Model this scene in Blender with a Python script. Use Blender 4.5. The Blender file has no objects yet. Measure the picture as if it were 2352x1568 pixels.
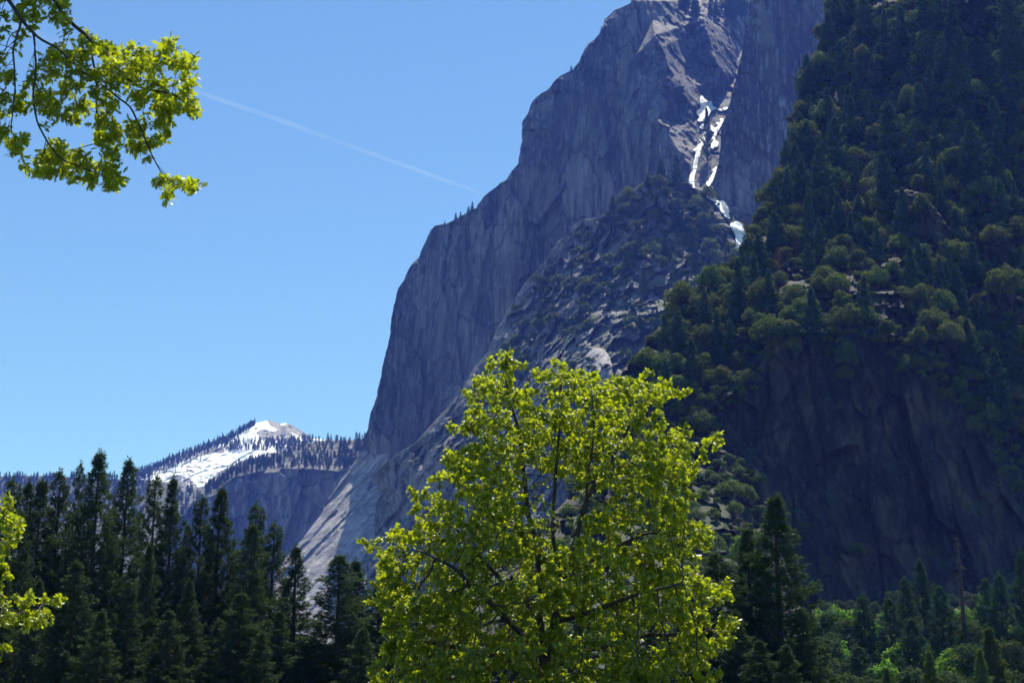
import bpy, math, random
import numpy as np
from mathutils import Vector, geometry

SC = bpy.context.scene
COL = SC.collection
R = math.radians
PI = math.pi
FPX = 50.0 / 36.0 * 2352.0          # focal length in the units the outlines were measured in
PITCH = R(15.0)
CAMZ = 1.7
SUN_EL, SUN_AZ = R(65.0), R(19.0)    # elevation; azimuth to the right of the view direction
SUN = Vector((math.sin(SUN_AZ) * math.cos(SUN_EL), math.cos(SUN_AZ) * math.cos(SUN_EL), math.sin(SUN_EL)))


# ------------------------------------------------------------------ geometry helpers
def at(px, py, Y):
    """World point at distance Y (metres along the valley) on the line of sight px, py."""
    px, py, Y = np.asarray(px, float), np.asarray(py, float), np.asarray(Y, float)
    xc, yc = (px - 1176.0) / FPX, (784.0 - py) / FPX
    dy = math.cos(PITCH) - yc * math.sin(PITCH)
    dz = math.sin(PITCH) + yc * math.cos(PITCH)
    k = Y / dy
    return np.stack(np.broadcast_arrays(xc * k, Y, CAMZ + dz * k), axis=-1)


def hash3(ix, iy, iz, seed):
    with np.errstate(over='ignore'):
        h = (ix.astype(np.uint32) * np.uint32(374761393) + iy.astype(np.uint32) * np.uint32(668265263)
             + iz.astype(np.uint32) * np.uint32(2147483647) + np.uint32((seed * 974711 + 13) & 0xffffffff))
        h = (h ^ (h >> np.uint32(13))) * np.uint32(1274126177)
        h = (h ^ (h >> np.uint32(16))) * np.uint32(2246822519)
        h = h ^ (h >> np.uint32(15))
    return h.astype(np.float64) / 4294967295.0


def vnoise(p, seed=0):
    i = np.floor(p).astype(np.int64)
    f = p - i
    f = f * f * f * (f * (f * 6 - 15) + 10)
    out = 0.0
    for a in (0, 1):
        for b in (0, 1):
            for c in (0, 1):
                w = (f[..., 0] if a else 1 - f[..., 0]) * (f[..., 1] if b else 1 - f[..., 1]) * (f[..., 2] if c else 1 - f[..., 2])
                out = out + w * hash3(i[..., 0] + a, i[..., 1] + b, i[..., 2] + c, seed)
    return out * 2 - 1


def fbm(p, octs=4, seed=0, gain=0.5):
    s, a, t = 0.0, 1.0, 0.0
    for k in range(octs):
        s = s + a * vnoise(p * (2.03 ** k) + 17.3 * k, seed + k)
        t += a
        a *= gain
    return s / t


def facets(p, seed=0, tilt=1.0):
    """Cellular noise in which every cell is its own tilted plane: broken, angular rock."""
    i0 = np.floor(p).astype(np.int64)
    best = np.full(p.shape[:-1], 1e9)
    val = np.zeros(p.shape[:-1])
    for a in (-1, 0, 1):
        for b in (-1, 0, 1):
            for c in (-1, 0, 1):
                x, y, z = i0[..., 0] + a, i0[..., 1] + b, i0[..., 2] + c
                d0 = p[..., 0] - (x + hash3(x, y, z, seed))
                d1 = p[..., 1] - (y + hash3(x, y, z, seed + 1))
                d2 = p[..., 2] - (z + hash3(x, y, z, seed + 2))
                d = d0 * d0 + d1 * d1 + d2 * d2
                v = (hash3(x, y, z, seed + 3) - .5) + tilt * ((hash3(x, y, z, seed + 4) - .5) * d0 + (hash3(x, y, z, seed + 5) - .5) * d2)
                m = d < best
                best = np.where(m, d, best)
                val = np.where(m, v, val)
    return val * 2


def control(points, edges=()):
    """Surface through (px, py, Y) points: flat facets between them."""
    pts = [Vector((p[0], p[1])) for p in points]
    V, _E, T, ov, _a, _b = geometry.delaunay_2d_cdt(pts, list(edges), [], 0, 1e-4)
    inv = [1.0 / points[o[0]][2] if o else None for o in ov]

    def f(px, py):
        out = np.full(np.broadcast(px, py).shape, np.nan)
        px, py = np.broadcast_arrays(np.asarray(px, float), np.asarray(py, float))
        for t in T:
            (x0, y0), (x1, y1), (x2, y2) = (V[k] for k in t)
            det = (y1 - y2) * (x0 - x2) + (x2 - x1) * (y0 - y2)
            if abs(det) < 1e-9:
                continue
            a = ((y1 - y2) * (px - x2) + (x2 - x1) * (py - y2)) / det
            b = ((y2 - y0) * (px - x2) + (x0 - x2) * (py - y2)) / det
            c = 1 - a - b
            m = (a > -1e-6) & (b > -1e-6) & (c > -1e-6)
            out[m] = 1.0 / (a[m] * inv[t[0]] + b[m] * inv[t[1]] + c[m] * inv[t[2]])
        return out
    return f


def inside(poly, px, py):
    px, py = np.broadcast_arrays(np.asarray(px, float), np.asarray(py, float))
    r = np.zeros(px.shape, bool)
    n = len(poly)
    for i in range(n):
        (x0, y0), (x1, y1) = poly[i], poly[(i + 1) % n]
        if y0 == y1:
            continue
        c = ((y0 > py) != (y1 > py)) & (px < (x1 - x0) * (py - y0) / (y1 - y0) + x0)
        r ^= c
    return r


class MB:
    """Collects vertices and faces (with a material number) and links them as ONE mesh object."""
    def __init__(s):
        s.V, s.F, s.n = [], [], 0

    def add(s, V, F, mat=0):
        V, F = np.asarray(V, float).reshape(-1, 3), np.asarray(F, np.int64)
        s.V.append(V)
        s.F.append((F + s.n, mat))
        s.n += len(V)

    def tube(s, pts, rad, sides=5, mat=0):
        pts, rad = np.asarray(pts, float), np.asarray(rad, float)
        d = np.gradient(pts, axis=0)
        d /= np.linalg.norm(d, axis=1, keepdims=True) + 1e-9
        ref = np.where(np.abs(d[:, 2:3]) > .9, np.array([[1., 0, 0]]), np.array([[0., 0, 1]]))
        u = np.cross(d, ref)
        u /= np.linalg.norm(u, axis=1, keepdims=True) + 1e-9
        w = np.cross(d, u)
        a = np.arange(sides) * 2 * PI / sides
        ring = pts[:, None] + rad[:, None, None] * (np.cos(a)[None, :, None] * u[:, None] + np.sin(a)[None, :, None] * w[:, None])
        n = len(pts)
        i, j = np.meshgrid(np.arange(n - 1), np.arange(sides), indexing='ij')
        k = (j + 1) % sides
        F = np.stack([i * sides + j, i * sides + k, (i + 1) * sides + k, (i + 1) * sides + j], -1).reshape(-1, 4)
        s.add(ring.reshape(-1, 3), F, mat)

    def mesh(s, name, mats, smooth=False):
        V = np.concatenate(s.V)
        me = bpy.data.meshes.new(name)
        me.vertices.add(len(V))
        me.vertices.foreach_set('co', V.astype(np.float32).ravel())
        loops = np.concatenate([f.ravel() for f, _ in s.F]).astype(np.int32)
        tot = np.concatenate([np.full(len(f), f.shape[1]) for f, _ in s.F]).astype(np.int32)
        mi = np.concatenate([np.full(len(f), m) for f, m in s.F]).astype(np.int32)
        start = np.concatenate([[0], np.cumsum(tot)[:-1]]).astype(np.int32)
        me.loops.add(len(loops))
        me.loops.foreach_set('vertex_index', loops)
        me.polygons.add(len(tot))
        me.polygons.foreach_set('loop_start', start)
        me.polygons.foreach_set('loop_total', tot)
        me.polygons.foreach_set('material_index', mi)
        if smooth:
            me.polygons.foreach_set('use_smooth', np.ones(len(tot), bool))
        for m in (mats if isinstance(mats, (list, tuple)) else [mats]):
            me.materials.append(m)
        me.update(calc_edges=True)
        return me

    def build(s, name, mats, parent=None, smooth=False):
        return link(name, s.mesh(name, mats, smooth), parent)


def link(name, data, parent=None):
    o = bpy.data.objects.new(name, data)
    COL.objects.link(o)
    if parent is not None:
        o.parent = parent
    return o


def tag(o, label=None, cat=None, group=None, kind=None):
    if label: o['label'] = label
    if cat: o['category'] = cat
    if group: o['group'] = group
    if kind: o['kind'] = kind
    return o


# ------------------------------------------------------------------ materials
def new_mat(name):
    m = bpy.data.materials.new(name)
    m.use_nodes = True
    nt = m.node_tree
    nt.nodes.clear()
    out = nt.nodes.new('ShaderNodeOutputMaterial')
    return m, nt, out


def N(nt, kind, **kw):
    n = nt.nodes.new(kind)
    for k, v in kw.items():
        if isinstance(v, bpy.types.NodeSocket):
            nt.links.new(v, n.inputs[k])
        elif k in n.inputs.keys():
            n.inputs[k].default_value = v
        else:
            setattr(n, k, v)
    return n


def L(nt, a, b):
    nt.links.new(a, b)


def ramp(nt, fac, stops):
    r = nt.nodes.new('ShaderNodeValToRGB')
    e = r.color_ramp.elements
    while len(e) < len(stops):
        e.new(.5)
    for k, (p, c) in enumerate(stops):
        e[k].position = p
        e[k].color = (c[0], c[1], c[2], 1) if hasattr(c, '__len__') else (c, c, c, 1)
    L(nt, fac, r.inputs['Fac'])
    return r.outputs['Color']


def mixc(nt, fac, a, b, mode='MIX'):
    m = nt.nodes.new('ShaderNodeMix')
    m.data_type = 'RGBA'
    m.blend_type = mode
    for sock, v in ((m.inputs[0], fac), (m.inputs[6], a), (m.inputs[7], b)):
        if isinstance(v, bpy.types.NodeSocket):
            L(nt, v, sock)
        else:
            sock.default_value = v if not hasattr(v, '__len__') else (v[0], v[1], v[2], 1)
    return m.outputs[2]


def noise(nt, vec, scale, detail=5, rough=.55, mapscale=None):
    if mapscale is not None:
        mp = N(nt, 'ShaderNodeMapping', Vector=vec)
        mp.inputs['Scale'].default_value = mapscale
        vec = mp.outputs[0]
    return N(nt, 'ShaderNodeTexNoise', Vector=vec, Scale=scale, Detail=detail, Roughness=rough).outputs['Fac']


def rock_mat(name, dark, light, stain, streak=(.05, .05, .006), patch=.006, moss=None, snow=False, bump=1.0, warm=None, slant=None, crack=None):
    m, nt, out = new_mat(name)
    geo = N(nt, 'ShaderNodeNewGeometry')
    pos = geo.outputs['Position']
    sp = pos
    if slant is not None:
        mp = N(nt, 'ShaderNodeMapping', Vector=pos)
        mp.inputs['Rotation'].default_value = slant
        sp = mp.outputs[0]
    a = noise(nt, sp, 1.0, 6, .6, streak)
    b = noise(nt, pos, patch, 5, .6)
    c = noise(nt, pos, .12, 6, .65)
    col = mixc(nt, ramp(nt, b, [(.42, 0), (.60, 1)]), dark, light)
    col = mixc(nt, ramp(nt, a, [(.42, 0), (.6, .75)]), col, stain)
    col = mixc(nt, ramp(nt, noise(nt, sp, 1.0, 5, .6, tuple(3.1 * s for s in streak)), [(.52, 0), (.66, .8)]), col, tuple(min(1, 1.5 * v) for v in light))
    if warm is not None:
        w = noise(nt, sp, 1.0, 4, .6, tuple(.8 * s for s in streak[:2]) + (streak[2] * 2.5,))
        col = mixc(nt, ramp(nt, w, [(.53, 0), (.64, .8)]), col, warm)
    col = mixc(nt, .35, col, ramp(nt, c, [(.3, .25), (.7, 1.0)]), 'MULTIPLY')
    if crack is not None:
        mp = N(nt, 'ShaderNodeMapping', Vector=sp); mp.inputs['Scale'].default_value = crack
        wv = N(nt, 'ShaderNodeTexNoise', Vector=mp.outputs[0], Scale=2.0, Detail=4)
        vv = mixc(nt, .25, mp.outputs[0], wv.outputs['Color'])
        vo = N(nt, 'ShaderNodeTexVoronoi', Vector=vv, Scale=1.0); vo.feature = 'DISTANCE_TO_EDGE'
        col = mixc(nt, ramp(nt, vo.outputs['Distance'], [(.0, .75), (.035, 0)]), col, tuple(.25 * v for v in dark))
        vo2 = N(nt, 'ShaderNodeTexVoronoi', Vector=vv, Scale=1.0)
        cell = ramp(nt, N(nt, 'ShaderNodeSeparateColor', Color=vo2.outputs['Color']).outputs[0], [(.2, .72), (.8, 1.3)])
        col = mixc(nt, .8, col, cell, 'MULTIPLY')
    if moss is not None:
        nz = N(nt, 'ShaderNodeSeparateXYZ', Vector=geo.outputs['Normal']).outputs['Z']
        mm = N(nt, 'ShaderNodeMath', operation='MULTIPLY')
        L(nt, ramp(nt, nz, [(.35, 0), (.6, 1)]), mm.inputs[0])
        L(nt, ramp(nt, noise(nt, pos, .03, 6, .65), [(.47, 0), (.56, 1)]), mm.inputs[1])
        col = mixc(nt, mm.outputs[0], col, moss)
    if snow:
        at_ = N(nt, 'ShaderNodeAttribute', attribute_name='snow').outputs['Fac']
        col = mixc(nt, ramp(nt, at_, [(.45, 0), (.55, 1)]), col, (.86, .88, .92))
    bs = N(nt, 'ShaderNodeBsdfPrincipled')
    L(nt, col, bs.inputs['Base Color'])
    bs.inputs['Roughness'].default_value = .8
    bs.inputs['Specular IOR Level'].default_value = .25
    bp = N(nt, 'ShaderNodeBump', Strength=.8 * bump, Distance=2.5)
    L(nt, mixc(nt, .5, a, c), bp.inputs['Height'])
    L(nt, bp.outputs[0], bs.inputs['Normal'])
    L(nt, bs.outputs[0], out.inputs['Surface'])
    return m


def leaf_mat(name, c1, c2, trans, gloss=.06, rough=.4, per_obj=.0, tweight=.5, tip=None):
    """Leaves: two tones picked per leaf, light through the blade, a waxy sheen."""
    m, nt, out = new_mat(name)
    geo = N(nt, 'ShaderNodeNewGeometry')
    rnd = geo.outputs['Random Per Island']
    col = mixc(nt, rnd, c1, c2)
    tcol = mixc(nt, rnd, tuple(.75 * v for v in trans), trans)
    if per_obj:
        oi = N(nt, 'ShaderNodeObjectInfo').outputs['Random']
        h = N(nt, 'ShaderNodeHueSaturation')
        h.inputs['Hue'].default_value = .5
        v = N(nt, 'ShaderNodeMapRange')
        L(nt, oi, v.inputs[0]); v.inputs[3].default_value = 1 - per_obj; v.inputs[4].default_value = 1 + per_obj
        hh = N(nt, 'ShaderNodeMapRange')
        fr = N(nt, 'ShaderNodeMath', operation='FRACT')
        ml = N(nt, 'ShaderNodeMath', operation='MULTIPLY'); L(nt, oi, ml.inputs[0]); ml.inputs[1].default_value = 7.13
        L(nt, ml.outputs[0], fr.inputs[0])
        L(nt, fr.outputs[0], hh.inputs[0]); hh.inputs[3].default_value = .46; hh.inputs[4].default_value = .54
        L(nt, v.outputs[0], h.inputs['Value']); L(nt, hh.outputs[0], h.inputs['Hue'])
        L(nt, col, h.inputs['Color'])
        col = h.outputs[0]
    df = N(nt, 'ShaderNodeBsdfDiffuse'); L(nt, col, df.inputs['Color'])
    tr = N(nt, 'ShaderNodeBsdfTranslucent'); L(nt, tcol, tr.inputs['Color'])
    mx = N(nt, 'ShaderNodeMixShader'); mx.inputs[0].default_value = tweight
    L(nt, df.outputs[0], mx.inputs[1]); L(nt, tr.outputs[0], mx.inputs[2])
    gl = N(nt, 'ShaderNodeBsdfGlossy'); gl.inputs['Roughness'].default_value = rough; gl.inputs['Color'].default_value = (1, 1, 1, 1)
    m2 = N(nt, 'ShaderNodeMixShader'); m2.inputs[0].default_value = gloss
    L(nt, mx.outputs[0], m2.inputs[1]); L(nt, gl.outputs[0], m2.inputs[2])
    L(nt, m2.outputs[0], out.inputs['Surface'])
    return m


def bark_mat(name, c, c2):
    m, nt, out = new_mat(name)
    pos = N(nt, 'ShaderNodeNewGeometry').outputs['Position']
    col = mixc(nt, ramp(nt, noise(nt, pos, 1.0, 5, .6, (9, 9, 1.6)), [(.35, 0), (.65, 1)]), c, c2)
    bs = N(nt, 'ShaderNodeBsdfPrincipled'); L(nt, col, bs.inputs['Base Color'])
    bs.inputs['Roughness'].default_value = .85
    L(nt, bs.outputs[0], out.inputs['Surface'])
    return m


M_wall = rock_mat('granite_wall', (.072, .069, .070), (.175, .166, .164), (.034, .032, .034), (.05, .05, .0035), .0045, moss=None, crack=(.022, .022, .006))  # darker than real granite: the wall's shade is put into its colour
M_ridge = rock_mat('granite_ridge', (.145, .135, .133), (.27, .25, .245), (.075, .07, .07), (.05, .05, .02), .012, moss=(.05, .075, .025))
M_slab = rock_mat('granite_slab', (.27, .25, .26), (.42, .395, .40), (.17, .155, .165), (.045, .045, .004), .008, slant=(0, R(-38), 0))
M_near = rock_mat('shaded_cliff', crack=(.09, .09, .022), dark=(.016, .0145, .0155), light=(.040, .036, .035), stain=(.008, .007, .009), streak=(.11, .11, .006), patch=.016, moss=(.03, .045, .018), warm=(.085, .068, .042))  # near-black tones: the lower cliff's shade is painted into the rock colour
M_far = rock_mat('far_granite', (.12, .115, .12), (.22, .21, .215), (.075, .07, .075), (.02, .02, .004), .003, moss=(.03, .045, .028))
M_peak = rock_mat('snowy_granite', (.22, .21, .22), (.33, .32, .33), (.15, .145, .155), (.01, .01, .01), .004, snow=True)


def plain(name, c, c2, scale, rough=.8):
    m, nt, out = new_mat(name)
    pos = N(nt, 'ShaderNodeNewGeometry').outputs['Position']
    col = mixc(nt, ramp(nt, noise(nt, pos, scale, 6, .6), [(.35, 0), (.65, 1)]), c, c2)
    bs = N(nt, 'ShaderNodeBsdfPrincipled'); L(nt, col, bs.inputs['Base Color'])
    bs.inputs['Roughness'].default_value = rough
    L(nt, bs.outputs[0], out.inputs['Surface'])
    return m


M_snow = plain('old_snow', (.80, .80, .80), (.90, .90, .92), .05, .6)
M_ground = plain('meadow_ground', (.035, .05, .018), (.07, .075, .03), .03, .9)
M_bark = bark_mat('pine_bark', (.035, .026, .02), (.075, .055, .042))
M_oakbark = bark_mat('oak_bark', (.028, .024, .02), (.07, .06, .052))
M_grey = bark_mat('dead_wood', (.16, .14, .13), (.24, .21, .19))
M_pine = leaf_mat('pine_needles', (.028, .056, .026), (.050, .085, .034), (.08, .13, .035), .012, .5, .2, .3)
M_fir = leaf_mat('fir_needles', (.032, .075, .038), (.055, .105, .048), (.06, .11, .035), .004, .5, .25, .3)
M_farfir = leaf_mat('far_needles', (.035, .055, .035), (.055, .08, .045), (.05, .07, .03), .0, .5, .2, .2)
M_rust = leaf_mat('rusty_needles', (.11, .05, .03), (.17, .075, .04), (.15, .07, .03), .02, .5, .2, .3)
M_ever = leaf_mat('live_oak_leaves', (.075, .118, .026), (.14, .170, .032), (.16, .20, .025), .006, .5, .45, .3)
M_fresh = leaf_mat('spring_leaves', (.06, .15, .02), (.11, .20, .03), (.24, .42, .04), .005, .4, .2, .5)
M_grayleaf = leaf_mat('grey_green_leaves', (.050, .085, .035), (.08, .115, .045), (.08, .12, .03), .0, .45, .2, .3)
M_oak = leaf_mat('oak_leaves', (.085, .135, .010), (.125, .175, .012), (.54, .62, .008), .04, .38, 0, .62)
M_cat = leaf_mat('oak_catkins', (.17, .085, .025), (.26, .14, .03), (.30, .15, .03), .0, .5, 0, .4)


# ------------------------------------------------------------------ rock layers: sheets of relief at their own distance
class Layer:
    def __init__(s, t, lo, hi, n, Yf, disp, rows=True, jag=0.0, seed=1, dist=1.0):
        """rows: t are picture heights, lo/hi the left and right edges; else t are columns, lo/hi the top and bottom edges."""
        s.t = np.asarray(t, float)
        s.rows = rows
        s.lo = np.interp(s.t, *zip(*lo))
        s.hi = np.interp(s.t, *zip(*hi))
        if jag:
            q = np.stack([s.t / 14.0, np.zeros_like(s.t), np.zeros_like(s.t)], -1)
            s.lo = s.lo + jag * fbm(q, 4, seed + 50, .65)
        u = np.linspace(0, 1, n)
        a = s.lo[:, None] + (s.hi - s.lo)[:, None] * u[None]
        b = np.repeat(s.t[:, None], n, 1)
        s.px, s.py = (a, b) if rows else (b, a)
        Y = Yf(s.px, s.py)
        bad = np.isnan(Y)
        if bad.any():
            raise ValueError('control points do not cover %d points, e.g. %s %s' % (bad.sum(), s.px[bad][0], s.py[bad][0]))
        s.Y = dist * (Y + disp(at(s.px, s.py, Y), s.px, s.py))
        s.n = n

    def depth(s, px, py):
        a, b = (px, py) if s.rows else (py, px)
        i = np.clip(np.interp(b, s.t, np.arange(len(s.t))), 0, len(s.t) - 1.001)
        k = i.astype(int); f = i - k
        lo = s.lo[k] * (1 - f) + s.lo[k + 1] * f
        hi = s.hi[k] * (1 - f) + s.hi[k + 1] * f
        u = np.clip((a - lo) / np.maximum(hi - lo, 1e-6), 0, .999) * (s.n - 1)
        j = u.astype(int); g = u - j
        return (s.Y[k, j] * (1 - f) * (1 - g) + s.Y[k, j + 1] * (1 - f) * g + s.Y[k + 1, j] * f * (1 - g) + s.Y[k + 1, j + 1] * f * g)

    def point(s, px, py):
        return at(px, py, s.depth(np.asarray(px, float), np.asarray(py, float)))

    def build(s, name, mat, back=(4, 14, 40, 110, 260), backpx=(1, 3, 7, 14, 25), top=False, attr=None):
        P = at(s.px, s.py, s.Y)
        # the first column rolls over and runs on behind the skyline, so the mass has a far side
        extra = []
        for d, q in zip(back, backpx):
            if s.rows:
                extra.append(at(s.px[:, 0] + q, s.py[:, 0] + q * .6, s.Y[:, 0] + d))
            else:
                extra.append(at(s.px[:, 0], s.py[:, 0] + q, s.Y[:, 0] + d))
        G = np.concatenate([np.stack(extra[::-1], 1), P], 1) if extra else P
        if top:
            ex = [at(G[0, :, 0] * 0 + np.concatenate([s.px[0, :1].repeat(len(extra)), s.px[0]]), s.py[0, 0] + q, np.concatenate([s.Y[0, :1].repeat(len(extra)), s.Y[0]]) + d) for d, q in zip(back, backpx)]
            G = np.concatenate([np.stack(ex[::-1], 0), G], 0)
        G[..., 2] = np.maximum(G[..., 2], -.8)             # nothing reaches far under the valley floor
        r, c = G.shape[:2]
        i, j = np.meshgrid(np.arange(r - 1), np.arange(c - 1), indexing='ij')
        k = i * c + j
        F = np.stack([k, k + c, k + c + 1, k + 1], -1).reshape(-1, 4)
        if not s.rows:
            F = F[:, ::-1]
        mb = MB(); mb.add(G.reshape(-1, 3), F)
        o = mb.build(name, mat, smooth=False)
        if attr is not None:
            nm, vals = attr
            full = np.zeros((r, c)); full[:, c - s.px.shape[1]:] = vals
            full[:, :c - s.px.shape[1]] = vals[:, :1]
            at_ = o.data.attributes.new(nm, 'FLOAT', 'POINT')
            at_.data.foreach_set('value', full.astype(np.float32).ravel())
        return o


def S(p, sx, sy=None, sz=None):
    sy = sx if sy is None else sy
    sz = sx if sz is None else sz
    return p / np.array([sx, sy, sz])


# --- the great wall with its gully, buttresses and the lit slab at its foot
def A0(px, py):
    return 2300 - .42 * (px - 900) + .14 * (1000 - py)


ptsA = [(560, 1620), (560, -60), (1800, 1620), (835, 1000), (991, 524), (1191, 374), (1200, 290), (1300, 165), (1450, 0), (1100, 1000), (1100, 700),
        (1450, 140), (1420, 300), (1440, 450), (1250, 470), (1300, 700), (1350, 330)]
ptsA = [(x, y, A0(x, y)) for x, y in ptsA]
ptsA += [(1450, -60, 2290), (1545, -60, 2620), (1640, -60, 2800), (1800, -60, 2800), (1800, 300, 2040), (1545, 3, 2300), (1580, 14, 2335), (1640, 8, 2400), (1710, 20, 2430), (1640, 40, 2340), (1500, 45, 2235), (1570, 60, 2262),
         # first buttress: ridge and its lit flank
         (1504, 82, 2165), (1521, 109, 2150), (1537, 155, 2138), (1564, 198, 2128), (1587, 244, 2120),
         (1567, 86, 2250), (1567, 125, 2238), (1580, 165, 2215), (1600, 200, 2190), (1606, 228, 2160),
         # second buttress
         (1584, 80, 2280), (1616, 46, 2266), (1639, 122, 2215), (1649, 158, 2200), (1643, 185, 2195), (1600, 140, 2250), (1612, 218, 2200), (1646, 224, 2205),
         (1663, 73, 2310), (1692, 109, 2330), (1695, 132, 2320), (1690, 180, 2260),
         # lower rib
         (1508, 274, 2085), (1530, 300, 2062), (1557, 343, 2030), (1587, 384, 2000), (1557, 262, 2118), (1580, 297, 2090), (1603, 349, 2045), (1600, 384, 2012),
         (1478, 330, 2108), (1500, 400, 2090), (1560, 420, 2030),
         # gully floor
         (1612, 226, 2172), (1630, 234, 2180), (1655, 248, 2172), (1680, 240, 2180), (1596, 320, 2082), (1655, 330, 2088), (1650, 400, 2010), (1590, 450, 1925), (1640, 460, 1930), (1680, 510, 1862),
         (1715, 560, 1815), (1690, 585, 1780), (1735, 640, 1740),
         # slab at the foot
         (850, 1050, 2322), (850, 1096, 2292), (873, 1132, 2262), (859, 1184, 2222), (862, 1228, 2188), (829, 1293, 2140), (800, 1400, 2060), (760, 1500, 1985),
         (661, 1275, 2200), (738, 1180, 2252), (782, 1103, 2296), (815, 1059, 2318), (630, 1400, 2110), (640, 1530, 2010), (700, 1620, 1940)]


def dispA(P, px, py):
    slab = np.clip((py - 1040) / 40, 0, 1) * np.clip((900 - px) / 20, 0, 1)
    rib = np.clip((px - 1470) / 40, 0, 1) * np.clip((460 - py) / 40, 0, 1)
    crest = np.clip(1 - np.abs(px - np.interp(py, *zip(*SKY_A))) / 60, 0, 1)
    flute = 13 * fbm(S(P, 45, 90, 260), 5, 3, .55) + 7 * facets(S(P, 38, 60, 150), 11, 1.3) + 2.5 * facets(S(P, 12, 30, 45), 15, 1.3)
    big = 22 * facets(S(P, 130, 200, 330), 19, .9)
    # slab: sheets of rock sliding down to the left
    q = np.stack([P[..., 0] * .83 - P[..., 2] * .56, P[..., 1] * .3, P[..., 0] * .56 + P[..., 2] * .83], -1)
    sl = 4.5 * facets(S(q, 20, 100, 170), 31, .9) + 2.2 * facets(S(q, 7, 60, 60), 37, .9) + 1.2 * fbm(S(q, 6, 20, 30), 4, 41)
    q2 = np.stack([P[..., 0] * .8 + P[..., 2] * .6, P[..., 1] * .5, -P[..., 0] * .6 + P[..., 2] * .8], -1)
    rb = 5 * facets(S(q2, 22, 40, 60), 51, 1.2) + 3 * facets(S(q2, 8, 14, 18), 53, 1.4) + 2 * fbm(S(P, 5), 3, 57)
    d = (1 - slab) * (1 - rib) * (flute + big) + slab * sl + rib * rb
    d = d + crest * (1 - slab) * 5 * facets(S(P, 14, 14, 18), 61, 1.5)
    gully = inside([(1602, 215), (1680, 230), (1655, 400), (1720, 560), (1720, 640), (1640, 640), (1590, 440), (1580, 390), (1600, 330)], px, py)
    return np.where(gully, .35 * d, d)


SKY_A = [(-40, 1456), (-20, 1452), (0, 1450), (7, 1448), (12, 1438), (25, 1409), (31, 1405), (46, 1389), (66, 1384), (79, 1376), (92, 1366), (97, 1356), (109, 1346), (124, 1338),
         (142, 1330), (155, 1320), (161, 1315), (166, 1303), (171, 1293), (176, 1283), (190, 1270), (208, 1257), (214, 1244), (227, 1227), (241, 1219), (254, 1216),
         (270, 1206), (283, 1199), (303, 1197), (326, 1199), (343, 1194), (374, 1191), (392, 1175), (414, 1163), (420, 1148), (431, 1138), (449, 1114), (477, 1094),
         (492, 1066), (504, 1046), (514, 1025), (518, 997), (526, 991), (544, 981), (566, 971), (592, 961), (602, 949), (618, 939), (641, 929), (661, 915), (685, 909),
         (713, 903), (739, 898), (766, 897), (794, 890), (822, 884), (858, 876), (910, 865), (950, 851), (985, 845), (1008, 836), (1040, 825), (1059, 815), (1085, 797),
         (1103, 782), (1140, 757), (1180, 738), (1218, 708), (1246, 686), (1275, 661), (1320, 630), (1400, 585), (1500, 575), (1620, 565)]
TOP_A = [(-20, 2)]
rowsA = np.concatenate([np.arange(-24, 640, 2.4), np.arange(640, 1480, 3.0)])
fA = control(ptsA)
layA = Layer(rowsA, [(y, x) for y, x in SKY_A], [(-30, 1740), (200, 1740), (247, 1682), (295, 1665), (339, 1662), (377, 1657), (398, 1651), (429, 1641), (444, 1635), (457, 1644), (464, 1667), (488, 1681), (503, 1689), (513, 1710), (560, 1723), (640, 1735), (900, 1500), (1480, 1300)], 250, fA, dispA, jag=3.0, seed=2, dist=1.42)
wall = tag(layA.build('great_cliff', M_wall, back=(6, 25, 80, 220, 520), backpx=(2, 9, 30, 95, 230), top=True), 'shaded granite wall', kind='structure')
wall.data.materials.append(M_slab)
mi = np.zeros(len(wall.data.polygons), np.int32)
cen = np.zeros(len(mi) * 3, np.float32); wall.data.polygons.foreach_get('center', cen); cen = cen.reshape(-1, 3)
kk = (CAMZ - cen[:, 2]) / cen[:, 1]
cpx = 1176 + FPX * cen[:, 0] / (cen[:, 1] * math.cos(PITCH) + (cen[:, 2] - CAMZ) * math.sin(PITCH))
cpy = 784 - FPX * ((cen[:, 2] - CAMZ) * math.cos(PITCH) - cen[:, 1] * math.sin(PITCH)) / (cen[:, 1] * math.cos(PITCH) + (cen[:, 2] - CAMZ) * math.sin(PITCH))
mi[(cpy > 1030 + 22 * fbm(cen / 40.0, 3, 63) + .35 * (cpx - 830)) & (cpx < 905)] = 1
wall.data.polygons.foreach_set('material_index', mi)

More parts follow.
